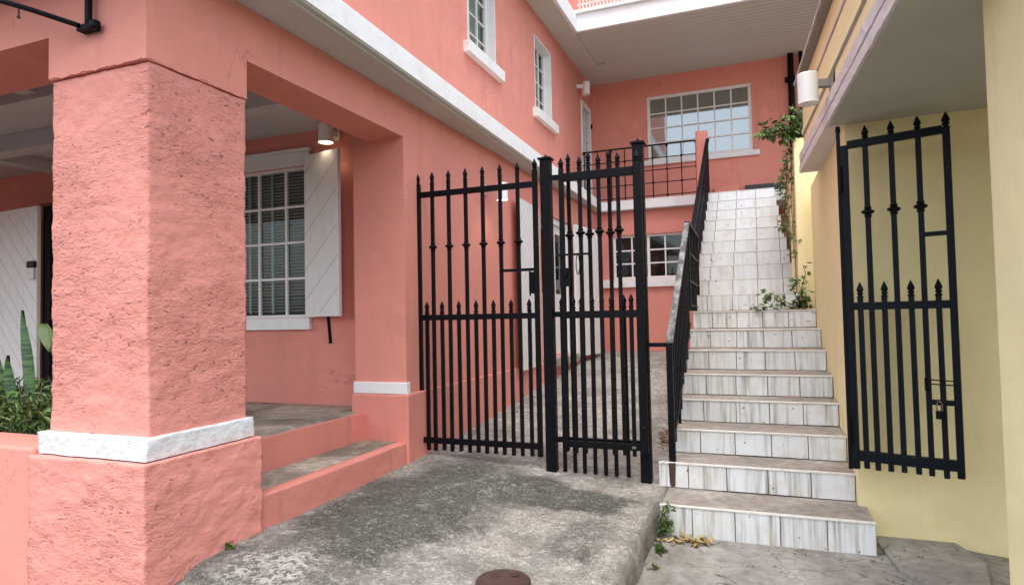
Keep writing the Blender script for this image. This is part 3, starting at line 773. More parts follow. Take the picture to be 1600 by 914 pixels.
# flat plate under the lowest railing post with a rusty stain
m = MB(); m.add([(-0.655, 4.683, 0.375), (-0.605, 4.683, 0.378), (-0.612, 4.683, 0.215), (-0.632, 4.683, 0.208), (-0.648, 4.683, 0.22)], [(0, 1, 2, 3, 4)])
m.build('rust_stain', 'rust', ST)

# railing along the lower flight, then a level length over the landing
def P3(x, y, z): return (x, y, z)
sr = thing('stair_railing', 'black metal handrail with thin balusters and worn top beside the lower steps', 'railing', (-0.62, 4.72, 0.38))
A = Vector((-0.630, 4.72, 1.225)); B = Vector((-0.655, 6.42, 2.32)); Cc = Vector((-0.665, 7.52, 2.30))
m = MB(); m.bar(A, B, 0.050, 0.016, 0); m.build('top_rail', 'worn', sr, bevel=0.003)
m = MB(); m.bar(A - Vector((0, 0, 0.022)), B - Vector((0, 0, 0.022)), 0.045, 0.026); m.bar(B, Cc, 0.05, 0.03)
m.bar(B + Vector((0, 0, -0.28)), Cc + Vector((0, 0, -0.28)), 0.02); m.bar(B + Vector((0, 0, -0.56)), Cc + Vector((0, 0, -0.56)), 0.02); m.bar(B + Vector((0, 0, -0.80)), Cc + Vector((0, 0, -0.80)), 0.02)
m.build('side_rail', 'black', sr)
def stair_h(y):
    k = max([i for i in range(18) if NY[i] <= y + 0.001], default=0); return NZ[k]
m = MB(); m.bar((A.x, A.y, 0.385), (A.x, A.y, 1.21), 0.045); m.build('post', 'black', sr, bevel=0.003)
for i in range(1, 15):
    q = i / 15; p = A.lerp(B, q); m = MB(); m.bar((p.x, p.y, stair_h(p.y) + (0.10 if i % 5 else 0)), (p.x, p.y, p.z - 0.02), 0.020); m.build('baluster', 'black', sr)
m = MB(); m.bar(A + Vector((0, 0.02, -0.75)), B + Vector((0, 0, -0.98)), 0.022); m.build('bottom_rail', 'black', sr)
for i in range(0, 8):
    q = i / 7; p = B.lerp(Cc, q); m = MB(); m.bar((p.x, p.y, 1.46), (p.x, p.y, p.z), 0.02 if 0 < i < 7 else 0.035); m.build('baluster', 'black', sr)
m = MB(); m.bar((-0.80, 4.74, 1.215), (-0.63, 4.74, 1.215), 0.03, 0.03); m.build('tie_bar', 'black', sr, bevel=0.002)

ur = thing('stair_railing', 'black railing rising steeply along the upper flight to the pink pillar', 'railing', (-0.705, 7.6, 1.65))
A2 = Vector((-0.720, 7.60, 2.36)); B2 = Vector((-0.725, 10.65, 4.22))
m = MB(); m.bar(A2, B2, 0.055, 0.03); m.build('top_rail', 'black', ur, bevel=0.003)
m = MB(); m.bar(A2 - Vector((0, 0, 0.62)), B2 - Vector((0, 0, 0.80)), 0.03); m.bar(A2 - Vector((0, 0, 0.30)), B2 - Vector((0, 0, 0.40)), 0.02); m.build('lower_rail', 'black', ur)
for i in range(0, 27):
    q = i / 26; p = A2.lerp(B2, q); m = MB(); m.bar((p.x, p.y, stair_h(p.y) + 0.02), (p.x, p.y, p.z), 0.022 if i else 0.04); m.build('baluster', 'black', ur)

# ============================================================ GATES
def finial(m, c, s=1.0, ax=0.0):
    m.lathe(c, [(0.015 * s, 0), (0.020 * s, 0.004), (0.020 * s, 0.010), (0.014 * s, 0.013), (0.012 * s, 0.018), (0.018 * s, 0.024), (0.0185 * s, 0.030), (0.013 * s, 0.036), (0.021 * s, 0.048), (0.016 * s, 0.065), (0.0015, 0.098)], 8, rot=R(22.5) + ax)
def knob(m, c, s=1.0):
    m.lathe(c, [(0.014, -0.034), (0.021, -0.030), (0.021, -0.022), (0.017, -0.018), (0.037, -0.003), (0.037, 0.004), (0.017, 0.018), (0.021, 0.022), (0.021, 0.030), (0.014, 0.034)], 10)
JR = random.Random(31)
def bent(m, u, sq, z0, z1, fr):
    a, b = JR.uniform(-.0025, .0025), JR.uniform(-.0015, .0015); c = JR.uniform(-.002, .002); h = sq / 2
    P_ = [(u + a - h, -h + c, z0), (u + a + h, -h + c, z0), (u + a + h, h + c, z0), (u + a - h, h + c, z0), (u + b - h, -h, z1), (u + b + h, -h, z1), (u + b + h, h, z1), (u + b - h, h, z1)]
    m.hexa([fr(*q) for q in P_])
def pickets(parent, fr, full, half, z_full, z_half, zb_full, zb_half, zk, sq=0.027, mat='black', collar=True):
    """full and half height pickets; finials and collars are their sub-parts"""
    for u in full:
        m = MB(); bent(m, u, sq, zb_full + JR.uniform(-.004, .004), z_full - 0.085, fr); p = m.build('picket', mat, parent, bevel=0.002)
        m = MB(); finial(m, fr(u, 0, z_full - 0.092)); m.build('finial', mat, p)
        if collar: m = MB(); knob(m, fr(u, 0, zk)); m.build('collar', mat, p)
    for u in half:
        m = MB(); bent(m, u, sq, zb_half + JR.uniform(-.004, .004), z_half - 0.085, fr); p = m.build('picket', mat, parent, bevel=0.002)
        m = MB(); finial(m, fr(u, 0, z_half - 0.092)); m.build('finial', mat, p)
def rail(parent, fr, u0, u1, z, h, d=0.036, mat='black', name='rail'):
    return MB().box(u0, u1, -d / 2, d / 2, z - h / 2, z + h / 2, 0, fr).build(name, mat, parent, bevel=0.003)
def stile(parent, fr, u, w, z0, z1, mat='black', fin=True, d=0.040):
    o = MB().box(u - w / 2, u + w / 2, -d / 2, d / 2, z0, z1 - (0.085 if fin else 0), 0, fr).build('stile', mat, parent, bevel=0.003)
    if fin: m = MB(); finial(m, fr(u, 0, z1 - 0.088), 1.1); m.build('finial', mat, o)
    return o
# wide left leaf
GL = thing('gate_leaf', 'wide black spiked gate leaf between the pink wall and the first square post', 'gate', (-2.17, 4.75, 0.35))
fr = FY(4.75)
stile(GL, fr, -2.700, 0.042, 0.345, 2.665); stile(GL, fr, -1.643, 0.036, 0.345, 2.680)
rail(GL, fr, -2.679, -1.661, 2.487, 0.046); rail(GL, fr, -2.679, -1.661, 1.446, 0.046); rail(GL, fr, -2.679, -1.661, 0.425, 0.046)
fu = [-2.562, -2.408, -2.252, -2.097, -1.943, -1.790]
pickets(GL, fr, fu, [-2.628, -2.486, -2.330, -2.174, -2.019, -1.866, -1.712], 2.672, 1.577, 0.345, 0.345, 2.038)
m = MB(); m.box(-1.928, -1.661, -0.012, 0.012, 1.800, 1.822, 0, fr); m.build('lock_bar', 'black', GL)
m = MB(); m.box(-1.700, -1.663, -0.004, 0.028, 1.62, 1.79, 0, fr); m.tube([fr(-1.69, 0.03, 1.60), fr(-1.69, 0.03, 1.80)], 0.008, 6); m.build('latch_plate', 'black', GL, bevel=0.003)
m = MB(); m.tube([(-2.755, 4.75, 0.80), (-2.750, 4.75, 2.44)], 0.013, 8)
for z in (0.86, 2.31, 1.35): m.bar((-2.755, 4.75, z), (-2.69 if z != 1.35 else -2.735, 4.75, z), 0.012); m.lathe((-2.725, 4.75, z - 0.014), [(0.005, 0), (0.016, 0.006), (0.016, 0.022), (0.005, 0.028)], 8)
m.build('hinge_rod', 'black', GL)
# posts
def gate_post(x, w, z0, z1, label):
    t = thing('gate_post', label, 'post', (x, 4.75, z0), 'square black gate posts')
    MB().box(x - w / 2, x + w / 2, 4.75 - w / 2, 4.75 + w / 2, z0 - 0.03, z1).build('shaft', 'black', t, bevel=0.005)
    m = MB(); h = w / 2 + 0.012; m.box(x - h, x + h, 4.75 - h, 4.75 + h, z1 + 0.001, z1 + 0.016)
    a = w / 2 + 0.004; m.add([(x - a, 4.75 - a, z1 + 0.017), (x + a, 4.75 - a, z1 + 0.017), (x + a, 4.75 + a, z1 + 0.017), (x - a, 4.75 + a, z1 + 0.017), (x, 4.75, z1 + 0.035)], [(0, 1, 4), (1, 2, 4), (2, 3, 4), (3, 0, 4), (0, 3, 2, 1)])
    m.lathe((x, 4.75, z1 + 0.028), [(0.004, 0), (0.010, 0.006), (0.008, 0.015), (0, 0.018)], 8)
    m.build('cap', 'black', t)
gate_post(-1.548, 0.080, 0.225, 2.665, 'square black post in the middle of the gate, between the wide and the narrow leaf')
gate_post(-0.822, 0.078, 0.205, 2.705, 'tallest square black post, at the stair end of the gate')
# fixed panel between the posts
GF = thing('gate_grille', 'narrow black spiked panel fixed between the two square posts, its bars reaching the ground', 'gate panel', (-1.18, 4.77, 0.22))
fr = FY(4.77)
rail(GF, fr, -1.500, -0.868, 2.525, 0.04); rail(GF, fr, -1.500, -0.868, 1.452, 0.042); rail(GF, fr, -1.500, -0.868, 0.485, 0.04)
pickets(GF, fr, [-1.372, -1.212, -1.052], [-1.450, -1.292, -1.132, -0.962], 2.700, 1.585, 0.235, 0.235, 2.062)
# small leaf in front of it
GS = thing('gate_leaf', 'narrow black spiked gate leaf closed in front of the fixed panel beside the stair post', 'gate', (-1.1, 4.66, 0.42))
fr = FY(4.665)
stile(GS, fr, -1.400, 0.034, 0.42, 2.642); stile(GS, fr, -0.818, 0.060, 0.44, 2.636)
rail(GS, fr, -1.383, -0.849, 2.495, 0.062, 0.04); rail(GS, fr, -1.383, -0.849, 1.440, 0.042); rail(GS, fr, -1.383, -0.849, 0.478, 0.048)
pickets(GS, fr, [-1.256, -1.109, -0.962], [-1.328, -1.182, -1.035, -0.888], 2.642, 1.588, 0.415, 0.415, 2.063)
m = MB(); m.box(-1.440, -1.180, 0.022, 0.036, 1.893, 1.908, 0, fr); m.build('slide_bolt', 'black', GS)
m = MB(); lp = [(-1.275 + 0.014 * math.sin(a * math.pi / 8), 0, 1.82 + 0.075 * math.cos(a * math.pi / 8)) for a in range(17)]
m.tube([fr(u, 0.03, z) for u, _, z in lp], 0.0035, 6); m.build('bolt_loop', 'black', GS)
m = MB(); m.box(-1.416, -1.338, 0.015, 0.04, 1.66, 1.80, 0, fr); m.lathe(fr(-1.37, 0.045, 1.73), [(0.005, 0), (0.018, 0.004), (0.018, 0.03), (0.005, 0.034)], 8)
m.build('lock_box', 'black', GS, bevel=0.004)
m = MB(); m.box(-0.905, -0.875, 0.020, 0.030, 0.468, 0.486, 0, fr); m.build('bolt_head', 'steel', GS, bevel=0.003)

# open gate leaf by the yellow wall
hx, hy = 0.490, 4.43; du = Vector((0.953, -0.303, 0)); dn = Vector((-0.303, -0.953, 0))
fr = lambda u, w, z: tuple(Vector((hx, hy, 0)) + du * u + dn * w + Vector((0, 0, z)))
GR = thing('gate_leaf', 'open black spiked gate leaf with a padlock, folded back before the pale yellow wall', 'gate', (hx, hy, 0.46))
stile(GR, fr, 0.020, 0.040, 0.475, 2.46, 'black_blue', False); stile(GR, fr, 0.548, 0.036, 0.488, 2.552, 'black_blue')
rail(GR, fr, 0.040, 0.530, 2.462, 0.046, mat='black_blue'); rail(GR, fr, 0.040, 0.530, 1.464, 0.046, mat='black_blue'); rail(GR, fr, 0.040, 0.530, 0.556, 0.062, mat='black_blue')
pickets(GR, fr, [0.138, 0.275, 0.410], [0.078, 0.208, 0.344, 0.479], 2.562, 1.605, 0.482, 0.482, 2.035, 0.028, 'black_blue')
rail(GR, fr, 0.424, 0.530, 1.870, 0.026, 0.02, 'black_blue'); rail(GR, fr, 0.410, 0.530, 0.905, 0.030, 0.024, 'black_blue', 'lock_bar')
m = MB(); m.tube([fr(0.40, 0.02, 1.035), fr(0.545, 0.02, 1.030)], 0.004, 6); m.tube([fr(0.40, 0.02, 1.012), fr(0.545, 0.02, 1.006)], 0.004, 6); m.tube([fr(0.402, 0.02, 1.045), fr(0.402, 0.02, 0.97)], 0.009, 6)
m.build('bolt_loop', 'black', GR)
m = MB(); m.box(-0.020, -0.002, -0.014, 0.014, 0.47, 2.55, 0, fr)
for z in (0.70, 2.25): m.tube([fr(-0.002, 0.022, z - 0.08), fr(-0.002, 0.022, z + 0.08)], 0.014, 8)
m.lathe(fr(-0.011, 0, 2.55), [(0.014, 0), (0.016, 0.015), (0.013, 0.02), (0.014, 0.035), (0.007, 0.04)], 8)
m.build('hinge_post', 'black', GR)
pk = thing('padlock', 'small padlock hanging on the open gate leaf beside the yellow wall', 'padlock', fr(0.462, 0.03, 0.83))
m = MB(); m.box(0.443, 0.481, 0.022, 0.042, 0.815, 0.862, 0, fr); m.build('lock_body', 'black', pk, bevel=0.004)
m = MB(); m.tube([fr(0.449, 0.032, 0.86), fr(0.449, 0.032, 0.90), fr(0.455, 0.032, 0.912), fr(0.469, 0.032, 0.912), fr(0.475, 0.032, 0.90), fr(0.475, 0.032, 0.86)], 0.0035, 6); m.build('shackle', 'steel', pk)

# ============================================================ YELLOW BUILDING
YB = thing('yellow_building', 'yellow building right of the stairs with rough white cornice, grey porch ceiling and cream column', 'building', (0.6, 4.6, 0))
k_ = 0.0535
def yx(x, y): return x - k_ * (y - 4.6)
m = MB(); m.prism([(0.534, 4.615), (0.502, 7.1), (0.80, 7.1), (0.84, 4.615)], -0.1, 2.70); m.build('side_wall', 'yellow', YB, bevel=0.012)
m = MB(); m.box(0.538, 3.2, 4.598, 4.614, -0.5, 2.70); m.build('porch_wall', 'yellow_green', YB)
# cornice and parapet over the stair side: rough moulding, fascia bands
def band(x_out, z0, z1, y0=2.0, y1=6.12):
    return [(0.439 - k_ * (y0 - 4.6) - x_out, y0, z0), (3.2, y0, z0), (3.2, y1, z0), (0.439 - k_ * (y1 - 4.6) - x_out, y1, z0),
            (0.439 - k_ * (y0 - 4.6) - x_out, y0, z1), (3.2, y0, z1), (3.2, y1, z1), (0.439 - k_ * (y1 - 4.6) - x_out, y1, z1)]
def rough_band(name, x_out, z0, z1, amp, mat, y1=6.12):
    V = []; F = []; n = 220; prof = [(0.20, z0), (x_out * -1 + 0.0, z0), (-x_out, (z0 + z1) / 2), (-x_out, z1), (0.20, z1)]
    for i in range(n + 1):
        y = 2.0 + (y1 - 2.0) * i / n
        for j, (dx, z) in enumerate(prof):
            nn = noise.noise_vector(Vector((j * 3.1, y * 14, z * 5))) * amp + noise.noise_vector(Vector((j * 7.1, y * 45, z * 5))) * amp * 0.5
            if j in (0, 4): nn = Vector((0, 0, 0))
            V.append((0.439 - k_ * (y - 4.6) + dx + nn.x, y, z + nn.z))
    q = len(prof)
    F = [(i * q + j, i * q + (j + 1) % q, (i + 1) * q + (j + 1) % q, (i + 1) * q + j) for i in range(n) for j in range(q)] + [tuple(range(q)), tuple(n * q + j for j in range(q))]
    m = MB(); m.add(V, F); return m.build(name, mat, YB)
rough_band('cornice', 0.008, 2.650, 2.715, 0.004, 'cornice')
rough_band('cornice', -0.012, 2.718, 2.738, 0.003, 'cornice_line')
rough_band('cornice', 0.004, 2.740, 2.815, 0.004, 'cornice')
m = MB(); m.hexa(band(-0.035, 2.818, 3.40)); m.build('parapet', 'yellow', YB)
for z0, z1, xo, mt in ((2.965, 2.985, -0.030, 'cornice_line'), (2.985, 3.02, -0.022, 'yellow_pale'), (3.205, 3.222, -0.030, 'cornice_line')):
    rough_band('parapet_line', xo, z0, z1, 0.0012, mt)
rough_band('parapet_cap', 0.02, 3.402, 3.425, 0.004, 'bolt'); rough_band('parapet_cap', 0.03, 3.428, 3.445, 0.004, 'cornice')
m = MB(); m.hexa([(0.62 - k_ * (2.0 - 4.6), 2.0, 2.640), (3.2, 2.0, 2.640), (3.2, 4.60, 2.640), (0.62, 4.60, 2.640), (0.62 - k_ * (2.0 - 4.6), 2.0, 2.70), (3.2, 2.0, 2.70), (3.2, 4.60, 2.70), (0.62, 4.60, 2.70)])
m.hexa([(0.45 + 0.14, 2.0, 2.638), (0.70 + 0.14, 2.0, 2.638), (0.70, 4.597, 2.638), (0.45, 4.597, 2.638), (0.45 + 0.14, 2.0, 2.70), (0.70 + 0.14, 2.0, 2.70), (0.70, 4.597, 2.70), (0.45, 4.597, 2.70)])
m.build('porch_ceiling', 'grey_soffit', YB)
m = MB(); m.box(0.822, 1.40, 1.9, 2.90, -0.6, 2.638); m.build('porch_column', 'yellow_pale', YB, bevel=0.012)
m = MB(); m.box(3.0, 3.2, 1.9, 4.6, -0.6, 2.638); m.build('porch_far_wall', 'yellow_green', YB)

# planter wall beside the upper flight
PW = thing('planter_wall', 'narrow yellow wall end beside the upper flight with vines hanging down its side', 'wall', (0.41, 7.2, 1.4))
m = MB(); m.box(0.362, 0.62, 7.18, 7.45, 0.5, 3.225); m.build('wall_end', 'yellow', PW, bevel=0.012)
rough_block('wall_side', 0.375, 0.60, 7.452, 10.35, 1.2, 3.20, 0.05, 0.006, 'brick', PW)
m = MB(); m.bar((0.335, 7.50, 1.5), (0.335, 7.50, 3.15), 0.03); m.build('wall_strip', 'yellow', PW)

# ============================================================ LAMPS
def cyl_lamp(name, c, r, h, wall, lit, label, bulb=True, arm=None, armmat='white_metal', watts=0):
    """cylindrical wall lamp; c = centre of the bottom rim, wall = point where the arm meets the wall"""
    t = thing(name, label, 'wall lamp', c)
    m = MB(); m.lathe(c, [(r * 0.88, 0.012), (r, 0.0), (r, 0.006), (r * 0.985, 0.012), (r * 0.985, h - 0.006), (r * 0.95, h), (0.001, h)], 32)
    m.build('shade', 'white_metal', t, smooth=False)
    mid = Vector((c[0], c[1], c[2] + h * 0.66)); w_ = Vector(wall); d = (w_ - mid).normalized()
    m = MB(); m.bar(mid + d * r * 0.9, w_, *(arm or (0.04, 0.06))); m.bar(w_ - d * 0.012, w_, *((0.085, 0.15) if arm else (0.08, 0.10))); m.build('bracket', armmat, t, bevel=0.003)
    m = MB(); m.lathe((c[0], c[1], c[2] + 0.006), [(0.001, 0), (r * 0.87, 0), (r * 0.87, 0.006), (0.001, 0.006)], 32); m.build('diffuser', 'bulb' if lit else 'white', t)
    if watts:
        l = bpy.data.lights.new('lamp_light', 'SPOT'); l.energy = watts; l.color = (1, 0.8, 0.55); l.spot_size = R(120); l.spot_blend = 0.6; l.shadow_soft_size = r * 0.8
        lo = bpy.data.objects.new('lamp_light', l); COL.objects.link(lo); lo.location = (c[0], c[1], c[2] - 0.01); lo.parent = t; lo.location = (0, 0, -0.012)
    return t
cyl_lamp('wall_lamp', (-3.60, 4.69, 3.035), 0.068, 0.165, (-3.60, 4.849, 3.145), True, 'lit white cylinder lamp under the porch beam above the open shutter', watts=0.9)
cyl_lamp('wall_lamp', (-2.50, 6.17, 2.660), 0.062, 0.18, (-2.70, 6.17, 2.79), True, 'lit white cylinder lamp on the pink side wall behind the gate', watts=0.9)
cyl_lamp('wall_lamp', (-2.79, 10.98, 5.36), 0.070, 0.22, (-2.95, 10.90, 5.50), False, 'unlit white cylinder lamp high on the upper wall under the eave, near the balcony door')
cyl_lamp('wall_lamp', (0.325, 4.50, 2.775), 0.064, 0.195, (0.468, 4.50, 2.89), False, 'large white cylinder lamp on a grey bracket below the yellow parapet', arm=(0.045, 0.05), armmat='bolt')

# ============================================================ SIGN BRACKET top left
sb = thing('sign_bracket', 'black iron sign bracket bolted to the pink wall above the porch pier', 'bracket', (-3.05, 2.17, 2.93))
m = MB(); m.tube([(-3.052, 2.135, 2.93), (-3.052, 2.135, 3.6)], 0.017, 8); m.build('upright', 'black', sb)
m = MB(); m.tube([(-3.10, 2.12, 2.925), (-3.30, 2.02, 3.00), (-3.62, 1.90, 3.11)], 0.013, 8); m.build('arm', 'black', sb)
m = MB(); m.box(-3.12, -3.01, 2.12, 2.168, 2.900, 2.930); m.lathe((-3.005, 2.135, 2.915), [(0.01, -0.02), (0.025, -0.012), (0.025, 0.018), (0.01, 0.026)], 10); m.build('foot', 'black', sb, bevel=0.004)
m = MB(); m.tube([(-3.355, 1.998, 3.02), (-3.355, 1.998, 2.965)], 0.005, 6); m.lathe((-3.355, 1.998, 2.955), [(0.002, 0), (0.009, 0.006), (0.004, 0.02)], 6); m.build('hook', 'rust', sb)

# ============================================================ RUSTY CAP on the driveway
dc = thing('drain_cap', 'round rusty brown iron cap lying on the concrete apron at the front', 'drain cap', (-1.21, 2.93, 0.17))
zc = drive_z(-1.21, 2.93)
m = MB(); m.lathe((-1.21, 2.90, zc - 0.02), [(0.001, 0), (0.130, 0), (0.134, 0.010), (0.134, 0.034), (0.128, 0.041), (0.11, 0.043), (0.105, 0.040), (0.001, 0.043)], 48); m.build('cap_body', 'rust', dc, smooth=False)
m = MB(); m.lathe((-1.17, 2.96, zc + 0.022), [(0.001, 0), (0.017, 0.0), (0.017, 0.006), (0.001, 0.009)], 12); m.build('cap_bolt', 'rust', dc)

# ============================================================ PLANTS
def leafmesh(m, p, d, n, L, W, fold=0.25, mi=0, seg=1):
    """pointed leaf from p along d, lying in the plane with normal n; folded along its midrib, curving down"""
    d = d.normalized(); s = d.cross(n).normalized(); n = s.cross(d)
    c = p + d * L * 0.5 - n * L * 0.04; t = p + d * L - n * L * 0.16
    a = p + d * L * 0.38 + s * W / 2 + n * W * fold; b = p + d * L * 0.38 - s * W / 2 + n * W * fold
    m.add([p, a, t, b, c], [(0, 1, 4), (1, 2, 4), (0, 4, 3), (4, 2, 3)], mi)
def lobed(m, p, d, n, L, mi=0):
    """three-lobed vine leaf"""
    d = d.normalized(); s = d.cross(n).normalized()
    for a, l in ((0, 1.0), (0.75, 0.8), (-0.75, 0.8)):
        leafmesh(m, p, d * math.cos(a) + s * math.sin(a), n, L * l, L * 0.5, 0.2, mi)
def rvec(r, z=0.3):
    v = Vector((r.uniform(-1, 1), r.uniform(-1, 1), r.uniform(-1, 1) + z)); return v.normalized()

# vine: crown at the top of the wall, long strand down, clump on the landing
def vine_obj(label, strands, mat, seed, dens=60, L=0.065, spread=0.07, thick=0.006):
    r = random.Random(seed); t = thing('climbing_vine', label, 'vine', strands[0][0], 'vines on the narrow yellow wall')
    ms = MB(); ml = MB()
    for pts in strands:
        P_ = [Vector(p) for p in pts]; sm = []
        for i in range(len(P_) - 1):
            for q in range(6):
                a = P_[i].lerp(P_[i + 1], q / 6); sm.append(a + noise.noise_vector(a * 6) * 0.02)
        sm.append(P_[-1]); ms.tube(sm, [thick * (1 - 0.6 * i / len(sm)) for i in range(len(sm))], 5)
        tot = sum((sm[i + 1] - sm[i]).length for i in range(len(sm) - 1)); n = int(tot * dens)
        for _ in range(n):
            i = r.randrange(len(sm) - 1); b = sm[i].lerp(sm[i + 1], r.random())
            off = rvec(r, 0.1) * spread * r.random() ** 0.6; d = (off + Vector((r.uniform(-.4, .1), -0.2, -0.4)) * 0.05).normalized()
            lobed(ml, b + off, d, rvec(r, 0.9) + Vector((-0.3, -0.5, 0.3)), L * r.uniform(0.55, 1.15))
    ms.build('stem', 'stem', t); ml.build('leaves', mat, t, fixn=False); return t
vine_obj('leafy green vine spilling over the top of the narrow yellow wall', [
    [(0.46, 7.30, 3.26), (0.30, 7.25, 3.32), (0.15, 7.22, 3.34), (0.04, 7.18, 3.33)],
    [(0.46, 7.40, 3.25), (0.44, 7.25, 3.42), (0.40, 7.15, 3.50)],
    [(0.50, 7.30, 3.25), (0.36, 7.20, 3.36), (0.22, 7.15, 3.40)],
    [(0.40, 7.30, 3.28), (0.33, 7.18, 3.30), (0.30, 7.2, 3.22)]], 'leaf', 4, 210, 0.075, 0.085)
vine_obj('thin vine hanging down the weathered side of the narrow wall', [
    [(0.35, 7.35, 3.25), (0.31, 7.60, 3.05), (0.30, 7.75, 2.80), (0.28, 7.9, 2.55), (0.30, 8.0, 2.40)],
    [(0.34, 7.5, 3.20), (0.29, 7.9, 3.05), (0.27, 8.3, 3.00), (0.26, 8.6, 2.85)],
    [(0.28, 7.9, 2.55), (0.22, 7.7, 2.36), (0.25, 7.5, 2.34), (0.33, 7.4, 2.28)],
    [(0.335, 7.4, 3.2), (0.335, 7.3, 2.8), (0.33, 7.25, 2.3), (0.345, 7.2, 1.9)]], 'leaf_vine', 9, 62, 0.05, 0.065, 0.005)
vine_obj('low creeping vine growing on the landing at the foot of the upper flight', [
    [(0.36, 7.12, 1.47), (0.38, 7.05, 1.60), (0.42, 7.02, 1.80), (0.40, 7.0, 1.90)],
    [(0.36, 7.12, 1.47), (0.20, 7.08, 1.55), (0.08, 7.05, 1.62), (0.02, 7.05, 1.58)],
    [(0.36, 7.12, 1.47), (0.22, 7.02, 1.49), (0.05, 7.0, 1.49), (-0.12, 7.0, 1.475)],
    [(0.40, 7.10, 1.47), (0.42, 7.0, 1.60), (0.36, 6.98, 1.70)],
    [(0.36, 7.1, 1.5), (0.30, 7.05, 1.68), (0.36, 7.04, 1.78)]], 'leaf', 5, 62, 0.062, 0.055)

# bush and snake plant in the planter left of the pier
r = random.Random(11)
t = thing('bush', 'dense low green bush behind the pink planter wall left of the pier', 'bush', (-3.9, 2.75, 0.76))
m = MB(); ms = MB()
for _ in range(260):
    x = r.uniform(-5.2, -3.52); y = r.uniform(2.50, 2.95); top = 0.76 + r.uniform(0.12, 0.36)
    b = Vector((x, y, 0.76)); e = Vector((x + r.uniform(-.12, .12), y + r.uniform(-.12, .08), top)); ms.tube([b, b.lerp(e, .5) + rvec(r) * .02, e], 0.003, 4)
    for q in range(14):
        f = q / 14 * 0.9 + 0.1; p = b.lerp(e, f); d = rvec(r, 0.2); leafmesh(m, p, d, Vector((0, -0.4, 1)) + rvec(r) * 0.6, r.uniform(0.05, 0.085), r.uniform(0.014, 0.022))
ms.build('stems', 'stem', t); m.build('leaves', 'leaf_dark', t, fixn=False)
def sword(m, base, tip, w, bend):
    base = Vector(base); tip = Vector(tip); n = 12; s = Vector((1, 0.25, 0)).normalized(); V = []
    for i in range(n + 1):
        q = i / n; c = base.lerp(tip, q) + Vector(bend) * math.sin(q * math.pi); ww = w * (0.75 + 0.5 * math.sin(q * 2.2)) * (1 - q ** 4) / 1.1
        V += [c - s * ww / 2 + Vector((0, -0.012, 0)), c + Vector((0, 0.006, 0)), c + s * ww / 2 + Vector((0, -0.012, 0))]
    m.add(V, [(3 * i + j, 3 * i + j + 1, 3 * i + j + 4, 3 * i + j + 3) for i in range(n) for j in range(2)])
t = thing('snake_plant', 'upright sword leaved plant standing above the bush in front of the board door', 'plant', (-4.1, 2.7, 0.76))
m = MB()
sword(m, (-4.36, 2.70, 0.85), (-4.50, 2.72, 1.55), 0.085, (0.02, 0, 0)); sword(m, (-4.44, 2.66, 0.85), (-4.54, 2.66, 1.26), 0.085, (-0.01, 0, 0)); sword(m, (-4.60, 2.74, 0.85), (-4.78, 2.70, 1.38), 0.085, (-0.02, 0, 0))
sword(m, (-4.25, 2.80, 0.85), (-4.30, 2.78, 1.10), 0.06, (0.01, 0, 0)); sword(m, (-4.7, 2.80, 0.85), (-4.86, 2.78, 1.22), 0.07, (0.01, 0, 0))
m.build('leaves', 'snake', t, smooth=True, fixn=False)
t = thing('broad_leaf_plant', 'single broad drooping leaf showing beside the pier left edge', 'plant', (-3.85, 3.0, 0.76))
m = MB(); sword(m, (-4.32, 2.74, 1.46), (-4.20, 2.70, 1.28), 0.10, (0.0, 0, 0.03)); m.build('leaf_blade', 'leaf', t, fixn=False)
MB().tube([(-4.15, 2.85, 0.76), (-4.24, 2.8, 1.15), (-4.32, 2.74, 1.46)], 0.006, 5).build('stem', 'stem', t)

# weeds
def weed(base, n, L, W, label, mat, seed, up=0.6, lean=(0, 0, 0), cat='weed'):
    r = random.Random(seed); t = thing('weed', label, cat, base); m = MB(); ms = MB(); b = Vector(base)
    for _ in range(n):
        d = (rvec(r, up) + Vector(lean)).normalized(); e = b + d * r.uniform(L * 0.5, L * 1.3); ms.tube([b, b.lerp(e, .5) + Vector((0, 0, .01)), e], 0.0018, 4)
        for q in range(7):
            p = b.lerp(e, 0.25 + 0.75 * q / 7); sd = rvec(r, 0.1); leafmesh(m, p, (sd + d * 0.5), rvec(r, 1.2), L * 0.5 * r.uniform(.6, 1), W)
    ms.build('stems', 'stem', t); m.build('leaves', mat, t, fixn=False); return t
weed((-2.635, 2.60, 0.270), 7, 0.035, 0.018, 'tiny green weed sprouting at the foot of the pier', 'leaf', 21, 0.8, (0.5, 0, 0))
weed((-0.655, 4.235, 0.02), 14, 0.10, 0.018, 'ferny weed growing in the corner between kerb and bottom step', 'leaf', 22, 1.2, (0.5, -0.3, 0.3))
weed((-0.645, 4.20, 0.17), 8, 0.09, 0.018, 'fern frond leaning from the kerb top over the bottom step', 'leaf', 25, 0.4, (0.9, -0.4, -0.3))
weed((-0.625, 3.95, 0.0), 16, 0.055, 0.020, 'low leafy weed along the base of the kerb', 'leaf', 23, 0.7, (0.2, 0, 0))
weed((-0.62, 3.72, -0.01), 7, 0.035, 0.012, 'smallest weed at the front of the kerb base', 'leaf', 24, 0.7, (0.2, 0, 0))

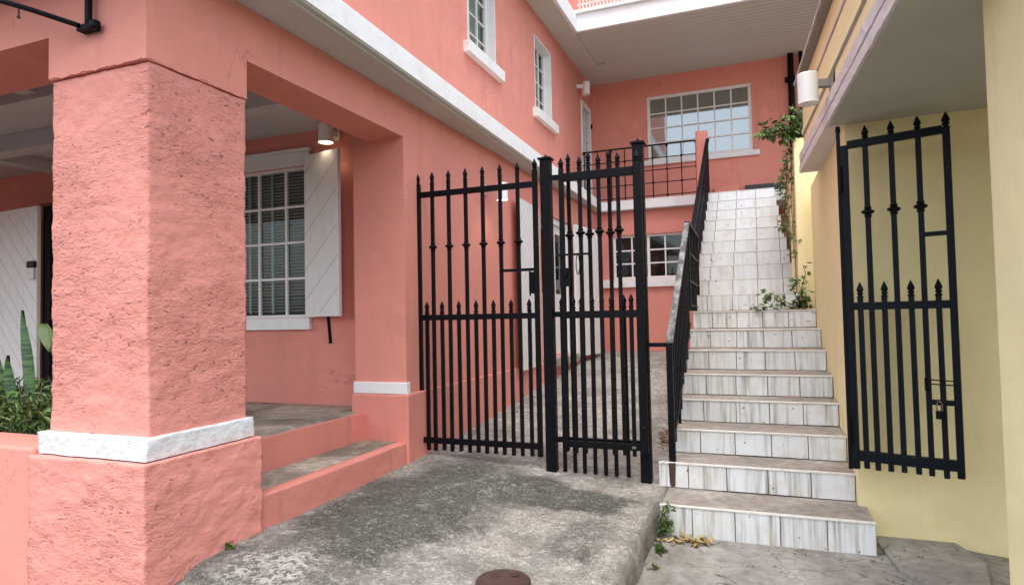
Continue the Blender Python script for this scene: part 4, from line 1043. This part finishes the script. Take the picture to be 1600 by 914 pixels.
# leaf litter
def litter(name, label, pts, mat, L, seed, zf):
    r = random.Random(seed); m = MB()
    for (cx, cy, sx, sy, n) in pts:
        for _ in range(n):
            x = r.gauss(cx, sx); y = r.gauss(cy, sy); z = zf(x, y) + r.uniform(0.004, 0.02)
            leafmesh(m, Vector((x, y, z)), Vector((r.uniform(-1, 1), r.uniform(-1, 1), r.uniform(-.1, .3))), Vector((r.uniform(-.4, .4), r.uniform(-.4, .4), 1)), r.uniform(.6, 1.2) * L, L * 0.45, 0.3)
    o = m.build(name, mat, fixn=False); tag(o, label, 'dead leaves', kind='stuff'); return o
litter('leaf_litter', 'brown dead leaves drifted on the driveway beside the stairs behind the gate', [(-0.80, 6.0, 0.05, 0.22, 190), (-0.85, 7.2, 0.08, 0.10, 40), (-1.2, 8.5, 0.3, 0.9, 30), (-2.55, 6.1, 0.04, 0.5, 12)], 'dead', 0.05, 5, drive_z)
litter('leaf_litter', 'straw coloured dry leaves against the bottom step', [(-0.44, 4.18, 0.06, 0.03, 32), (-0.60, 4.15, 0.05, 0.06, 10)], 'straw', 0.07, 6, pave_z)
litter('leaf_litter', 'dark crumbs along the foot of the pink wall', [(-2.63, 2.75, 0.015, 0.12, 22), (-2.60, 4.62, 0.03, 0.05, 10), (-2.64, 4.3, 0.01, 0.1, 8)], 'dead', 0.02, 8, drive_z)
litter('leaf_litter', 'few dark leaf scraps scattered over the stair tiles', [(-0.25, 7.30, 0.3, 0.01, 5), (0.3, 7.05, 0.12, 0.04, 40)], 'dead', 0.04, 9, lambda x, y: 1.45)

def grit(name, label, mat, boxes, seed, zf):
    r = random.Random(seed); m = MB()
    for x0, x1, y0, y1, n in boxes:
        for _ in range(n):
            x = r.uniform(x0, x1); y = r.uniform(y0, y1); q = r.uniform(0.002, 0.0065); z = zf(x, y)
            m.lathe((x, y, z - 0.001), [(q * 0.6, 0), (q, q * 0.3), (q * 0.5, q * 0.8)], 5, rot=r.random() * 6)
    o = m.build(name, mat, fixn=False); tag(o, label, 'grit', kind='stuff')
grit('grit', 'pale grit and pebbles scattered on the concrete apron', 'drive', [(-2.5, -0.78, 2.3, 4.6, 260), (-2.6, -0.78, 4.8, 8.0, 160)], 41, drive_z)
grit('grit', 'loose grit on the lower pavement before the bottom step', 'tread', [(-0.6, 1.0, 3.2, 4.24, 200)], 42, pave_z)
litter('leaf_litter', 'single dry leaf bits blown across the concrete apron', [(-1.6, 3.6, 0.55, 0.7, 26), (-1.0, 4.5, 0.3, 0.25, 14)], 'straw', 0.022, 43, drive_z)
